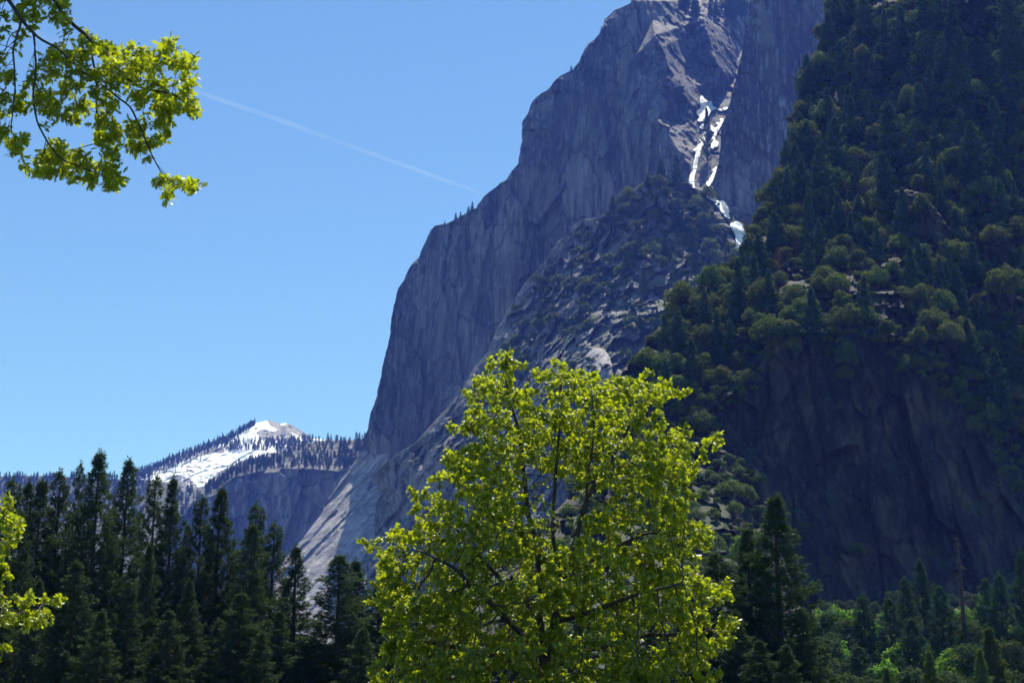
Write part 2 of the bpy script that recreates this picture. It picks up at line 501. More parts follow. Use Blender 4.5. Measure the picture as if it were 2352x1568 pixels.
# --- the rocky ridge that runs down in front of the wall, with its lit edge
outC = [(415, 1495), (421, 1474), (449, 1438), (475, 1436), (480, 1418), (498, 1369), (508, 1324), (540, 1304), (556, 1279), (604, 1247), (629, 1223), (661, 1199), (709, 1167),
        (749, 1146), (810, 1118), (850, 1086), (900, 1058), (935, 1027), (971, 994), (1015, 954), (1044, 908), (1075, 872), (1096, 852), (1132, 873), (1184, 859), (1228, 862),
        (1293, 829), (1400, 800), (1500, 780), (1600, 770)]
ptsC = [(1324, 508, 2080), (1279, 556, 2080), (1223, 629, 2085), (1167, 709, 2090), (1118, 810, 2090), (1086, 850, 2088), (1027, 935, 2085), (954, 1015, 2095), (905, 1044, 2110),
        (840, 1096, 2150), (873, 1132, 2140), (850, 1184, 2120), (862, 1228, 2090), (820, 1293, 2060), (790, 1400, 2000), (770, 1500, 1950), (750, 1620, 1890),
        (1345, 530, 2060), (1304, 580, 2060), (1262, 640, 2064), (1215, 690, 2070), (1185, 730, 2070), (1160, 790, 2048), (1140, 850, 2025), (1100, 920, 2015), (1060, 980, 2015),
        (1000, 1030, 2035), (950, 1070, 2060),
        (1495, 410, 1965), (1436, 440, 2010), (1430, 480, 1985), (1400, 500, 1975), (1590, 428, 1990), (1626, 448, 1978), (1668, 498, 1940), (1700, 580, 1890), (1740, 620, 1845), (1760, 480, 1965), (1650, 440, 1990), (1450, 550, 1915), (1560, 540, 1905),
        (1450, 700, 1790), (1600, 620, 1820), (1300, 860, 1745), (1550, 860, 1610), (1400, 860, 1665), (1720, 860, 1560), (1200, 1000, 1815), (1000, 1250, 1960), (1200, 1300, 1650),
        (1250, 1620, 1500), (1780, 1640, 1400), (1350, 700, 1870), (1240, 800, 1930), (1160, 900, 1960), (750, 900, 2300), (1150, 600, 2200), (1300, 430, 2150), (1720, 400, 1950)]


def dispC(P, px, py):
    d = 17 * facets(S(P, 42, 42, 50), 71, 1.3) + 8 * facets(S(P, 17, 17, 20), 73, 1.6) + 3.6 * facets(S(P, 7, 7, 8), 77, 1.6) + 6 * fbm(S(P, 30), 5, 79)
    lo = np.interp(py, *zip(*outC))
    edge = np.clip((px - lo) / 40, .12, 1)
    shade = np.clip((py - 1050) / 40, 0, 1) * np.clip((1080 - px) / 80, 0, 1)
    q = np.stack([P[..., 0] * .8 - P[..., 2] * .6, P[..., 1] * .3, P[..., 0] * .6 + P[..., 2] * .8], -1)
    sl = 8 * facets(S(q, 22, 80, 90), 81, 1.2) + 3 * facets(S(q, 7, 40, 30), 83, 1.2)
    r2 = ((px - 1372) / 36.0) ** 2 + ((py - 850) / 52.0) ** 2
    boss = np.clip(1 - r2, 0, 1) ** .5
    d = np.where(r2 < 1, .25 * d - 44 * boss, d)
    trough = np.clip((px - np.interp(py, [440, 454, 461, 475, 484, 499, 513, 526, 541, 557, 575, 640], [1620, 1622, 1634, 1645, 1652, 1664, 1673, 1678, 1685, 1688, 1690, 1712])) / 5, 0, 1) * np.clip((640 - py) / 30, 0, 1)
    d = d * (1 - .8 * trough) + 5 * trough
    return edge * d * (1 - .75 * shade) + shade * sl


fC = control(ptsC)
layC = Layer(np.arange(415, 1600, 2.6), [(y, x) for y, x in outC], [(415, 1505), (430, 1590), (444, 1624), (452, 1640), (457, 1645), (464, 1667), (488, 1681), (503, 1687), (513, 1708), (560, 1722), (600, 1722), (1600, 1722)],
             260, fC, dispC, jag=3.0, seed=5, dist=1.2)
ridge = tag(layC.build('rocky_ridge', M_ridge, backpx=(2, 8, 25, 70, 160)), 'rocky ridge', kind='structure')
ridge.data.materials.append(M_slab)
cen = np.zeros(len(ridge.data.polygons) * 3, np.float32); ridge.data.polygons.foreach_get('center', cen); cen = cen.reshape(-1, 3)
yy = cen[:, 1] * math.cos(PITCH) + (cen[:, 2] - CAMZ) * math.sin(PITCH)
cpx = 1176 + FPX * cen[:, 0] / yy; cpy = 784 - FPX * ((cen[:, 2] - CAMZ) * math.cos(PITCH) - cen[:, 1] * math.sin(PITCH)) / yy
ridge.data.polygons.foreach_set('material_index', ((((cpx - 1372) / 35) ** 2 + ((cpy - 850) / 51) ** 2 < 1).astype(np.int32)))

# --- smooth blue wall beside the gully
edgeF = [(-40, 1730), (-20, 1726), (0, 1723), (60, 1712), (130, 1702), (172, 1692), (247, 1674), (295, 1657), (339, 1655), (377, 1650), (398, 1644), (429, 1634), (444, 1627), (457, 1637), (464, 1660), (488, 1674),
         (503, 1680), (513, 1703), (560, 1716), (700, 1722)]


def yF(px, py):
    return 1962 - .27 * (px - 1650) + .085 * (450 - py)


def dispF(P, px, py):
    q = np.stack([P[..., 0] * .92 + P[..., 2] * .38, P[..., 1] * .4, -P[..., 0] * .38 + P[..., 2] * .92], -1)
    e = np.clip(1 - (px - np.interp(py, *zip(*edgeF))) / 50, 0, 1)
    return 9 * fbm(S(q, 40, 60, 200), 5, 91, .5) + 5 * facets(S(q, 34, 50, 150), 93, 1.2) + 1.6 * facets(S(q, 9, 20, 40), 95, 1.2) + e * (7 * facets(S(P, 12, 12, 16), 97, 1.5))


layF = Layer(np.arange(-24, 700, 3), edgeF, [(-30, 2420), (700, 2100)], 220, yF, dispF, jag=2.5, seed=8, dist=1.42)
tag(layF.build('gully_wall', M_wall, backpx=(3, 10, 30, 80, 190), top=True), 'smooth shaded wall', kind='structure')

# --- the wooded slope, the dark cliff under it and the talus down to the valley
topH = [(1560, 1010), (1614, 972), (1636, 932), (1676, 910), (1727, 862), (1757, 829), (1786, 789), (1823, 758), (1841, 744), (1925, 760), (1984, 752), (2028, 768), (2057, 798), (2134, 815),
        (2178, 850), (2207, 876), (2244, 912), (2280, 950), (2352, 1005), (2760, 1030)]
hx, hy = zip(*topH)


def yTop(px):                                     # distance along the rim of the dark cliff
    return np.interp(px, [1560, 1640, 1800, 2000, 2352, 2760], [985, 975, 985, 975, 975, 975])


ptsG = [(1880, 100, 1345), (1860, 160, 1322), (1830, 230, 1295), (1800, 340, 1245), (1770, 440, 1208), (1726, 505, 1168), (1700, 585, 1128), (1640, 620, 1115), (1560, 690, 1085), (1500, 770, 1050), (1430, 850, 1010), (1410, 900, 1000),
        (1910, 40, 1370), (1925, -60, 1405), (1500, -60, 1500), (2760, -60, 1255), (1930, -40, 1400), (2760, -40, 1250), (2760, 500, 1075), (2760, 1030, 975), (2200, 300, 1165), (2200, 0, 1270), (2000, 300, 1235), (2000, 500, 1130), (2200, 600, 1055),
        (1850, 620, 1080), (1700, 720, 1040),
        (1380, 1000, 960), (1300, 1150, 860), (1200, 1250, 790), (1050, 1350, 730), (900, 1420, 690), (700, 1500, 650), (400, 1560, 620), (400, 1660, 560), (2760, 1660, 470), (1400, 1660, 470),
        (1500, 1000, 960), (1560, 1150, 880), (1640, 1250, 830), (1750, 1380, 760), (1300, 500, 1250), (1500, 300, 1400), (1000, 1000, 1000), (300, 1500, 700), (1700, -40, 1500)]
ptsG += [(x, y, float(yTop(x))) for x, y in topH]
# the dark cliff: nearly upright, a bushy ledge two thirds down, then a lower band
ptsG += [(1690, 1150, 900), (1800, 1060, 957), (2000, 1060, 945), (2200, 1075, 948), (2760, 1080, 955),
         (1780, 1190, 936), (2000, 1185, 932), (2200, 1190, 934), (2760, 1190, 938),
         (1860, 1390, 910), (2000, 1392, 906), (2200, 1385, 908), (2760, 1380, 910), (1850, 1440, 810), (2760, 1440, 800)]
# outcrops on the slope: bare steep faces (top edge, bottom edge)
OUT = [[(2055, 438), (2085, 436), (2112, 442), (2150, 480), (2195, 545), (2190, 575), (2130, 565), (2085, 545), (2060, 500)],
       [(1985, 672), (2060, 668), (2075, 690), (2085, 745), (2040, 752), (2000, 735)],
       [(2230, 690), (2300, 660), (2352, 690), (2352, 740), (2290, 735)],
       [(1930, 640), (1960, 632), (1975, 680), (1950, 700)],
       [(2165, -5), (2262, -5), (2262, 120), (2235, 165), (2180, 150), (2168, 70)],
       [(2150, 790), (2190, 790), (2215, 840), (2160, 830)],
       [(1960, 150), (2000, 120), (2030, 160), (2010, 230), (1965, 240)],
       [(2260, 540), (2330, 560), (2345, 600), (2290, 610)]]


def dispG(P, px, py):
    hl = np.interp(px, hx, hy)
    cliff = np.clip((py - hl) / 12, 0, 1) * np.clip((1420 - py) / 20, 0, 1) * np.clip((px - np.interp(py, [900, 1000, 1100, 1200, 1300, 1400], [1560, 1640, 1745, 1765, 1800, 1850])) / 25, 0, 1)
    slope = 9 * facets(S(P, 38, 38, 40), 101, 1.1) + 4 * facets(S(P, 14, 14, 15), 103, 1.5) + 5 * fbm(S(P, 40), 5, 107)
    vert = 5 * facets(S(P, 22, 40, 90), 111, 1.2) + 2.4 * facets(S(P, 8, 20, 42), 113, 1.2) + 3 * fbm(S(P, 16, 30, 90), 4, 117) + .8 * facets(S(P, 3, 8, 14), 119, 1.2)
    d = slope * (1 - cliff) + vert * cliff
    for poly in OUT:
        m = inside(poly, px, py)
        x0 = np.array(poly)
        ybot, ytop = x0[:, 1].max(), x0[:, 1].min()
        hgt = (ybot - py) * .36
        d = np.where(m, .35 * d - .85 * np.clip(hgt, 0, None) + 4 * facets(S(P, 9, 20, 26), 131, 1.2), d)
    return d


edgeG = [(-30, 1928), (2, 1920), (40, 1908), (100, 1880), (160, 1860), (230, 1830), (340, 1800), (440, 1770), (505, 1726), (560, 1717), (585, 1700), (620, 1648), (690, 1560), (770, 1500), (850, 1430), (900, 1410), (1000, 1380), (1150, 1300), (1250, 1200),
         (1350, 1050), (1420, 900), (1500, 700), (1560, 400), (1640, 400)]
fG = control(ptsG)
layG = Layer(np.arange(-24, 1640, 2.6), edgeG, [(-30, 2700), (1640, 2700)], 380, fG, dispG, jag=5.0, seed=11, dist=.85)
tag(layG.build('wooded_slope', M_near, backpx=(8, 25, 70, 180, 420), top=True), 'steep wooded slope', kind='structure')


# --- far cliff with its wooded rim, and the snowy dome behind it
topK = [(380, 1140), (417, 1125), (468, 1117), (496, 1106), (519, 1085), (554, 1066), (619, 1050), (681, 1022), (740, 1012), (830, 1008), (900, 1000)]
rimK = [(380, 1195), (424, 1180), (431, 1164), (461, 1150), (517, 1110), (542, 1094), (577, 1087), (607, 1080), (647, 1076), (681, 1076), (728, 1078), (774, 1083), (809, 1074), (900, 1070)]


def yK(px, py):
    t, r = np.interp(px, *zip(*topK)), np.interp(px, *zip(*rimK))
    base = 4300 - .45 * (px - 600)
    up = np.clip((r - py) / np.maximum(r - t, 1), 0, 1)
    return base + up * 420 + .12 * np.clip(r - py, -600, 0)


def dispK(P, px, py):
    r = np.interp(px, *zip(*rimK))
    c = np.clip((py - r) / 6, 0, 1)
    hi = np.clip(1 - (py - r) / 70, 0, 1) * c
    return (1 - c) * 12 * fbm(S(P, 60), 4, 141) + c * (22 * facets(S(P, 90, 150, 200), 143, 1.2) + 9 * facets(S(P, 30, 60, 90), 145, 1.3)) + hi * 26 * facets(S(P, 45, 60, 50), 147, 1.7)


layK = Layer(np.arange(380, 901, 2.2), topK, [(0, 1560), (900, 1560)], 220, yK, dispK, rows=False, jag=1.0, seed=21)
tag(layK.build('far_cliff', M_far, back=(40, 120, 300), backpx=(1, 4, 10)), 'far blue cliff', kind='structure')

topM = [(300, 1090), (317, 1082), (345, 1071), (380, 1057), (417, 1041), (449, 1029), (489, 1015), (538, 996), (572, 977), (589, 971), (612, 966), (621, 965.5), (632, 969), (644, 973), (656, 971), (668, 974), (681, 981), (693, 989),
        (705, 997), (716, 1005), (742, 1009), (775, 1011), (900, 1020)]


def yM(px, py):
    t = np.interp(px, *zip(*topM))
    return 6500 - 6.6 * (py - t) - 1.1 * np.abs(px - 625) * np.clip((1000 - t) / 40, 0, 1)


layM = Layer(np.arange(300, 880, 1.6), topM, [(300, 1240), (900, 1240)], 160, yM,
             lambda P, px, py: 16 * fbm(S(P, 120), 5, 151) + 10 * facets(S(P, 70), 153, 1.0) + 5 * facets(S(P, 25), 155, 1.0), rows=False, jag=.8, seed=23)


def c8(pts):
    return [(287.1 + x * .23193, 941.7 + y * .23193) for x, y in pts]


snow_cap = c8([(1080, 235), (1200, 160), (1300, 122), (1400, 95), (1440, 150), (1510, 190), (1480, 210), (1430, 205), (1380, 185), (1310, 205), (1300, 230), (1340, 260), (1330, 290), (1280, 320), (1210, 330), (1120, 330), (1090, 300)])
snow_field = c8([(1500, 310), (1480, 400), (1250, 400), (1040, 410), (800, 440), (560, 510), (440, 590), (280, 610), (100, 650), (90, 830), (120, 920), (350, 780), (430, 840), (440, 700), (500, 640), (640, 670), (720, 750), (790, 745), (850, 690),
                 (950, 600), (1060, 560), (1150, 500), (1350, 450), (1430, 420), (1520, 340)])
snow_mid = c8([(960, 330), (1090, 290), (1500, 300), (1500, 420), (1000, 440)])
snow_tail = c8([(1640, 220), (1700, 245), (1780, 275), (1850, 280), (1960, 285), (1990, 310), (1840, 330), (1720, 295), (1660, 255)])
snow_nub = c8([(1530, 120), (1600, 120), (1595, 150), (1540, 150)])
wob = at(layM.px, layM.py, layM.Y)
nx_ = layM.px + 2.5 * fbm(S(wob, 40), 4, 161); ny_ = layM.py + 2.5 * fbm(S(wob, 40), 4, 163)
sn = np.zeros(layM.px.shape)
for poly in (snow_cap, snow_field, snow_mid, snow_tail, snow_nub):
    sn = np.maximum(sn, inside(poly, nx_, ny_).astype(float))
hole = fbm(np.stack([layM.px / 22, layM.py * 0 + 3, layM.py / 4.5], -1), 4, 167, .6)
infield = inside(snow_field, nx_, ny_)
sn = np.where(infield & (hole > .24), 0, sn)
fleck = fbm(np.stack([layM.px / 12, layM.py * 0 + 9, layM.py / 4], -1), 3, 169, .6)
sn = np.maximum(sn, ((layM.py > 1010) & (fleck > .42)).astype(float))
tag(layM.build('snowy_peak', M_peak, back=(60, 200, 500), backpx=(1, 4, 10), attr=('snow', sn)), 'snowy dome', kind='structure')

layN = Layer(np.arange(-2600, 420, 8), [(-2600, 1060), (-700, 1100), (0, 1094), (100, 1092), (200, 1098), (320, 1100), (420, 1110)], [(-2600, 1560), (420, 1560)], 40,
             lambda px, py: 5600 - 3.0 * (py - 1090) + 0 * px, lambda P, px, py: 30 * fbm(S(P, 200), 4, 171), rows=False, seed=25)
tag(layN.build('far_hill', plain('forest_floor', (.03, .04, .025), (.05, .06, .035), .02), back=(60, 200, 500), backpx=(1, 4, 10)), 'far wooded hill', kind='structure')

# --- valley floor
gx, gy = np.meshgrid(np.linspace(-4800, 4800, 60), np.concatenate([np.linspace(-150, 600, 60), np.linspace(650, 9000, 40)]), indexing='ij')
gz = .35 * fbm(np.stack([gx / 25, gy / 25, gx * 0], -1), 3, 181) - .2
G = np.stack([gx, gy, gz], -1)
r_, c_ = gx.shape
i, j = np.meshgrid(np.arange(r_ - 1), np.arange(c_ - 1), indexing='ij'); k = i * c_ + j
mb = MB(); mb.add(G.reshape(-1, 3), np.stack([k, k + c_, k + c_ + 1, k + 1], -1).reshape(-1, 4))
tag(mb.build('ground', M_ground, smooth=True), 'valley meadow', kind='structure')


# --- snow lying in the gully
def c2(pts):
    return [(1320.7 + x * .25634, 172.3 + y * .25634) for x, y in pts]


SNOW = [
    [(1130, 185), (1175, 225), (1220, 240), (1235, 280), (1270, 300), (1220, 320), (1185, 380), (1160, 410), (1130, 420), (1095, 410), (1120, 380), (1095, 350), (1100, 325), (1130, 300), (1125, 240)],
    [(1275, 312), (1330, 298), (1368, 286), (1362, 304), (1320, 322)],
    [(1112, 472), (1150, 436), (1148, 484)],
    [(1165, 495), (1150, 560), (1116, 578), (1130, 600), (1100, 640), (1062, 670), (1085, 700), (1078, 750), (1062, 790), (1058, 860), (1038, 890), (1022, 940), (1012, 990), (1050, 1012), (1072, 1032), (1064, 950), (1074, 890), (1090, 840), (1106, 760), (1135, 660), (1165, 590), (1184, 520)],
    [(1332, 388), (1295, 400), (1310, 425), (1258, 430), (1285, 455), (1250, 480), (1218, 446), (1222, 500), (1256, 510), (1236, 560), (1222, 600), (1217, 650), (1235, 664), (1282, 634), (1282, 600), (1254, 580), (1266, 530), (1304, 460), (1324, 420)],
    [(1268, 818), (1218, 860), (1238, 870), (1206, 940), (1178, 970), (1190, 1004), (1208, 990), (1244, 920), (1264, 850)],
    [(1178, 1078), (1205, 1083), (1212, 1105), (1270, 1128), (1330, 1133), (1362, 1180), (1382, 1220), (1372, 1240), (1387, 1288), (1358, 1278), (1310, 1218), (1278, 1182), (1238, 1128), (1188, 1102)],
    [(1393, 1332), (1440, 1313), (1490, 1333), (1502, 1370), (1532, 1420), (1542, 1490), (1490, 1522), (1432, 1572), (1450, 1500), (1440, 1440), (1408, 1380)]]
SNOWLAB = ['broad white snow patch at the head of the gully under the second buttress', 'thin snow sliver reaching across from the gully head to the smooth wall',
           'small snow scrap beside the tall dark gully firs', 'long ragged snow strip down the gully below the lit rib', 'broken snow strip between gully firs and smooth wall',
           'narrow snow strip slanting along the foot of the smooth wall', 'curved snow tongue between the bushy knob and the smooth wall',
           'lowest snow patch in the gully beside the rust brown tree']
for ks, (poly, lab) in enumerate(zip(SNOW, SNOWLAB)):
    bedrock = layC if ks >= 6 else layA
    pg = c2(poly)
    xs, ys = zip(*pg)
    st = .8
    X, Yp = np.meshgrid(np.arange(min(xs) - 2, max(xs) + 2, st), np.arange(min(ys) - 2, max(ys) + 2, st))
    w = np.stack([X / 3.0, Yp / 3.0, X * 0], -1)
    m = np.zeros(X.shape, bool)
    for da, db in ((0, 0), (1.5, 0), (-1.5, 0), (0, 1.2), (0, -1.2)):
        m |= inside(pg, X + 1.0 * fbm(w, 3, 191) + da, Yp + 1.0 * fbm(w, 3, 193) + db)
    Yd = np.min([bedrock.depth(X + a, Yp + b) for a in (-4, 0, 4) for b in (-3, 0, 3)], 0) - 3.0
    bed = at(X, Yp, Yd)
    idx = -np.ones(X.shape, int)
    cell = m[:-1, :-1] & m[1:, :-1] & m[:-1, 1:] & m[1:, 1:]
    ids = np.argwhere(cell)
    if not len(ids):
        continue
    use = np.zeros(X.shape, bool)
    for a, b in ((0, 0), (1, 0), (0, 1), (1, 1)):
        use[ids[:, 0] + a, ids[:, 1] + b] = True
    nfull = use.sum()
    idx[use] = np.arange(nfull)
    V = bed[use]
    bk = at(X, Yp, Yd + 9)[use]
    A_, B_ = ids[:, 0], ids[:, 1]
    F = np.stack([idx[A_, B_], idx[A_ + 1, B_], idx[A_ + 1, B_ + 1], idx[A_, B_ + 1]], -1)
    ed = np.concatenate([F[:, [0, 1]], F[:, [1, 2]], F[:, [2, 3]], F[:, [3, 0]]])
    key = {}
    for a, b in ed:
        kx = (min(a, b), max(a, b)); key[kx] = None if kx in key else (a, b)
    bd = np.array([e for e in key.values() if e is not None])
    mb = MB()
    mb.add(np.concatenate([V, bk]), np.concatenate([F, np.stack([bd[:, 1], bd[:, 0], bd[:, 0] + nfull, bd[:, 1] + nfull], -1)]))
    tag(mb.build('snow_patch', M_snow), lab, 'snow patch', 'snow lying in the gully', 'structure')


#TREES-BEGIN
# ------------------------------------------------------------------ trees
def unit(v):
    return v / (np.linalg.norm(v, axis=-1, keepdims=True) + 1e-9)


def blades(mb, rs, c, d, length, width, mat, kite=True, face=None):
    """One narrow blade per row: from c along d, its width in a random direction across d."""
    n = len(c)
    r = rs.normal(size=(n, 3)) if face is None else face
    w = unit(np.cross(d, r)) * np.asarray(width).reshape(-1, 1)
    l = d * np.asarray(length).reshape(-1, 1)
    if kite:
        V = np.stack([c, c + l * .45 + w, c + l, c + l * .45 - w], 1)
        F = np.arange(n * 4).reshape(n, 4)
    else:
        V = np.stack([c - w, c + w, c + l], 1)
        F = np.arange(n * 3).reshape(n, 3)
    mb.add(V.reshape(-1, 3), F, mat)


def conifer(seed, H, Rad, base=.12, step=.55, nb=5, tuft=.8, nbl=9, bl=.55, bw=.07, power=.8, droop=.15, open_=.0, kite=True, lean=0., branches=True, ragged=.35, trunk_r=None):
    """Trunk, whorled branches and needle tufts. Returns (wood, needles) builders."""
    rs = np.random.default_rng(seed)
    wood, leaf = MB(), MB()
    n = 9
    z = np.linspace(0, H, n)
    wob = np.cumsum(rs.normal(0, .012 * H / n, (n, 2)), 0)
    wob[0] = 0
    r0 = trunk_r or H * .0125
    path = np.stack([wob[:, 0] + lean * (z / H) ** 2, wob[:, 1], z], -1)
    wood.tube(path, r0 * (1 - z / H) ** .8 + .02, 7)
    C, D = [], []
    zz = base * H
    gaps = rs.random(7) * H
    while zz < H * .985:
        t = (zz - base * H) / (H * (1 - base))
        env = Rad * (1 - t) ** power * min(1.0, .45 + t * 4)
        env *= 1.0 + .4 * math.sin(zz * 1.3 + seed) * rs.random()
        px = np.interp(zz, z, path[:, 0]); py = np.interp(zz, z, path[:, 1])
        m = nb if t < .85 else max(3, nb - 1)
        a0 = rs.random() * 6.28
        for q in range(m):
            if rs.random() < open_:
                continue
            az = a0 + q * 6.283 / m + rs.normal(0, .35)
            ln = max(.25, env * rs.uniform(1 - ragged, 1 + ragged * .6))
            up = -.12 - droop + .55 * t + rs.normal(0, .08)
            dirh = np.array([math.cos(az), math.sin(az), 0])
            s = np.linspace(0, 1, 5)
            pts = np.array([px, py, zz]) + dirh * (ln * s)[:, None] + np.array([0, 0, 1.]) * (ln * (up * s + (.22 + droop) * s ** 2.4))[:, None]
            if branches:
                wood.tube(pts[[0, 2, 4]], np.array([.035, .02, .008]) * (.5 + ln * .35), 3)
            k = max(3, int(ln / tuft * (1 + .38 * ln)))
            lo_ = .28 if t < .75 else .08
            ss = lo_ + (1 - lo_) * np.append(rs.random(k) ** .62, 1.0)
            p = np.stack([np.interp(ss, s, pts[:, e]) for e in range(3)], -1)
            side = np.cross(dirh, [0, 0, 1])
            spread = (ln * .26 * (1.12 - ss))[:, None] * rs.uniform(-1.2, 1.2, (k + 1, 1))
            p = p + side * spread + np.array([0, 0, 1.]) * rs.normal(0, .05 * ln, (k + 1, 1))
            C.append(p)
            D.append(np.repeat((dirh * .8 + np.array([0, 0, .25]))[None], k + 1, 0) + side * np.sign(spread) * .3)
        zz += step * rs.uniform(.7, 1.35) * (1 if t < .8 else .8)
    top = path[-1] + np.stack([np.zeros(6), np.zeros(6), -np.linspace(0, .05, 6) * H], -1)
    C.append(top); D.append(np.repeat([[0, 0, 1.]], 6, 0))
    C, D = np.concatenate(C), unit(np.concatenate(D))
    c = np.repeat(C, nbl, 0)
    d = unit(np.repeat(D, nbl, 0) * .75 + rs.normal(0, .62, (len(c), 3)) + np.array([0, 0, .12]))
    c = c + rs.normal(0, bl * .18, c.shape)
    blades(leaf, rs, c, d, bl * rs.uniform(.6, 1.2, len(c)), bw * rs.uniform(.7, 1.3, len(c)), 0, kite)
    return wood, leaf


def merged(*parts):
    mb = MB()
    for k, p in enumerate(parts):
        for V, (F, _m) in zip(p.V, p.F):
            off = mb.n
            mb.V.append(V); mb.n += len(V)
            mb.F.append((F - F.min() + off if False else F, k))
    # face numbers of each builder are already global within it; shift the later builders
    out = MB()
    base = 0
    for k, p in enumerate(parts):
        out.V += p.V
        out.F += [(F + base, k) for F, _m in p.F]
        base += p.n
        out.n = base
    return out


def broadleaf(seed, H, Rad, nclump=16, leaves=1500, leaf=.7, trunk=.25, aspect=1.0, fill=.30):
    """Domed crown of separate leafy clumps on a few limbs. Returns (wood, leaves)."""
    rs = np.random.default_rng(seed)
    wood, lf = MB(), MB()
    zc = H * (trunk + (1 - trunk) * .42)
    C = []
    tries = 0
    while len(C) < nclump and tries < 900:
        tries += 1
        v = unit(rs.normal(size=3)); v[2] = abs(v[2]) * 1.1 - .35
        rr = rs.uniform(.45, .80)
        p = np.array([v[0] * Rad * rr, v[1] * Rad * rr * aspect, zc + v[2] * rr * H * (1 - trunk) * .75])
        if all(np.linalg.norm((p - q) / np.array([1, 1, .8])) > Rad * .33 for q in C):
            C.append(p)
    C = np.array(C)
    cr = Rad * rs.uniform(fill * .8, fill * 1.35, len(C))
    for p, r in zip(C, cr):
        mid = np.array([p[0] * .35, p[1] * .35, H * trunk * .6 + p[2] * .35])
        wood.tube(np.array([[0, 0, H * trunk * .5], mid, p]), np.array([.03, .02, .006]) * H * .55, 4)
    wood.tube(np.array([[0, 0, -.03 * H], [rs.normal(0, .02) * H, 0, H * trunk * .6], [0, 0, H * .6]]), np.array([.035, .028, .01]) * H * .9, 6)
    w = cr ** 2 / (cr ** 2).sum()
    k = rs.choice(len(C), leaves, p=w)
    v = unit(rs.normal(size=(leaves, 3)) + np.array([0, 0, .25]))
    rad = cr[k] * rs.uniform(.55, 1.1, leaves) ** .6
    lump = 1 + .25 * np.sin(v[:, 0] * 5 + k) * np.sin(v[:, 1] * 5 + 2 * k)
    P = C[k] + v * (rad * lump)[:, None] * np.array([1, 1, .88])
    nrm = unit(v + np.array([0, 0, .55]) + rs.normal(0, .38, (leaves, 3)))
    d = unit(np.cross(nrm, rs.normal(size=(leaves, 3))))
    blades(lf, rs, P, d, leaf * rs.uniform(.6, 1.3, leaves), leaf * .36 * rs.uniform(.7, 1.2, leaves), 0, face=nrm)
    return wood, lf


def snag(seed, H, twigs=40, reach=2.6):
    rs = np.random.default_rng(seed)
    mb = MB()
    z = np.linspace(0, H, 8)
    path = np.stack([np.cumsum(rs.normal(0, .012 * H / 8, 8)), np.cumsum(rs.normal(0, .012 * H / 8, 8)), z], -1)
    mb.tube(path, H * .017 * (1 - z / H) ** .7 + .07, 7)
    for _ in range(twigs):
        zz = H * rs.uniform(.25, .98); az = rs.uniform(0, 6.28)
        ln = reach * (1.15 - zz / H) * rs.uniform(.4, 1.2)
        b = np.array([np.interp(zz, z, path[:, 0]), np.interp(zz, z, path[:, 1]), zz])
        d = np.array([math.cos(az), math.sin(az), 0])
        mb.tube(np.array([b, b + d * ln * .6 + [0, 0, -.05 * ln], b + d * ln + [0, 0, -.3 * ln]]), np.array([.11, .08, .03]), 3)
    return mb


def proto(kind, parts, mats):
    """Mesh data for a thing: several named parts, or one mesh when the thing is tiny in view."""
    if len(parts) == 1 or isinstance(kind, str):
        return merged(*parts).mesh(kind, mats)
    return [p.mesh(k, m) for k, p, m in zip(kind, parts, mats)]


def place(name, data, P, scale=1.0, rz=0.0, label=None, cat=None, group=None, sz=None, tilt=(0, 0)):
    """A thing at P. data: one mesh, or (trunk mesh, crown mesh): then the trunk and crown are its parts."""
    if isinstance(data, (list, tuple)):
        o = bpy.data.objects.new(name, None); COL.objects.link(o)
        o.empty_display_size = .5
        for me, pn in zip(data, ('trunk', 'crown', 'catkins')):
            link(pn, me, o)
    else:
        o = link(name, data)
    o.location = Vector(P)
    o.scale = (scale, scale, scale * (sz or 1.0))
    o.rotation_euler = (tilt[0], tilt[1], rz)
    return tag(o, label, cat, group)


RS = np.random.default_rng(2024)


def pick(seq):
    return seq[int(RS.integers(len(seq)))]


# --- the row of tall dark pines on the valley floor
pine_protos = []
for sd, Hh, Rr, kw in [(1, 40, 6.6, dict(power=.8, base=.06, ragged=.3)), (2, 40, 5.8, dict(power=.78, base=.08, ragged=.35)), (3, 40, 5.2, dict(power=.7, base=.10, ragged=.5, open_=.3)),
                       (4, 40, 6.6, dict(power=.9, base=.05, ragged=.3)), (5, 40, 4.6, dict(power=.78, base=.06, ragged=.4, open_=.05))]:
    wd, lf = conifer(sd, Hh, Rr, step=.60, nb=5, tuft=.60, nbl=11, bl=.66, bw=.058, droop=.12, **kw)
    pine_protos.append([wd.mesh('trunk', M_bark), lf.mesh('crown', M_pine)])

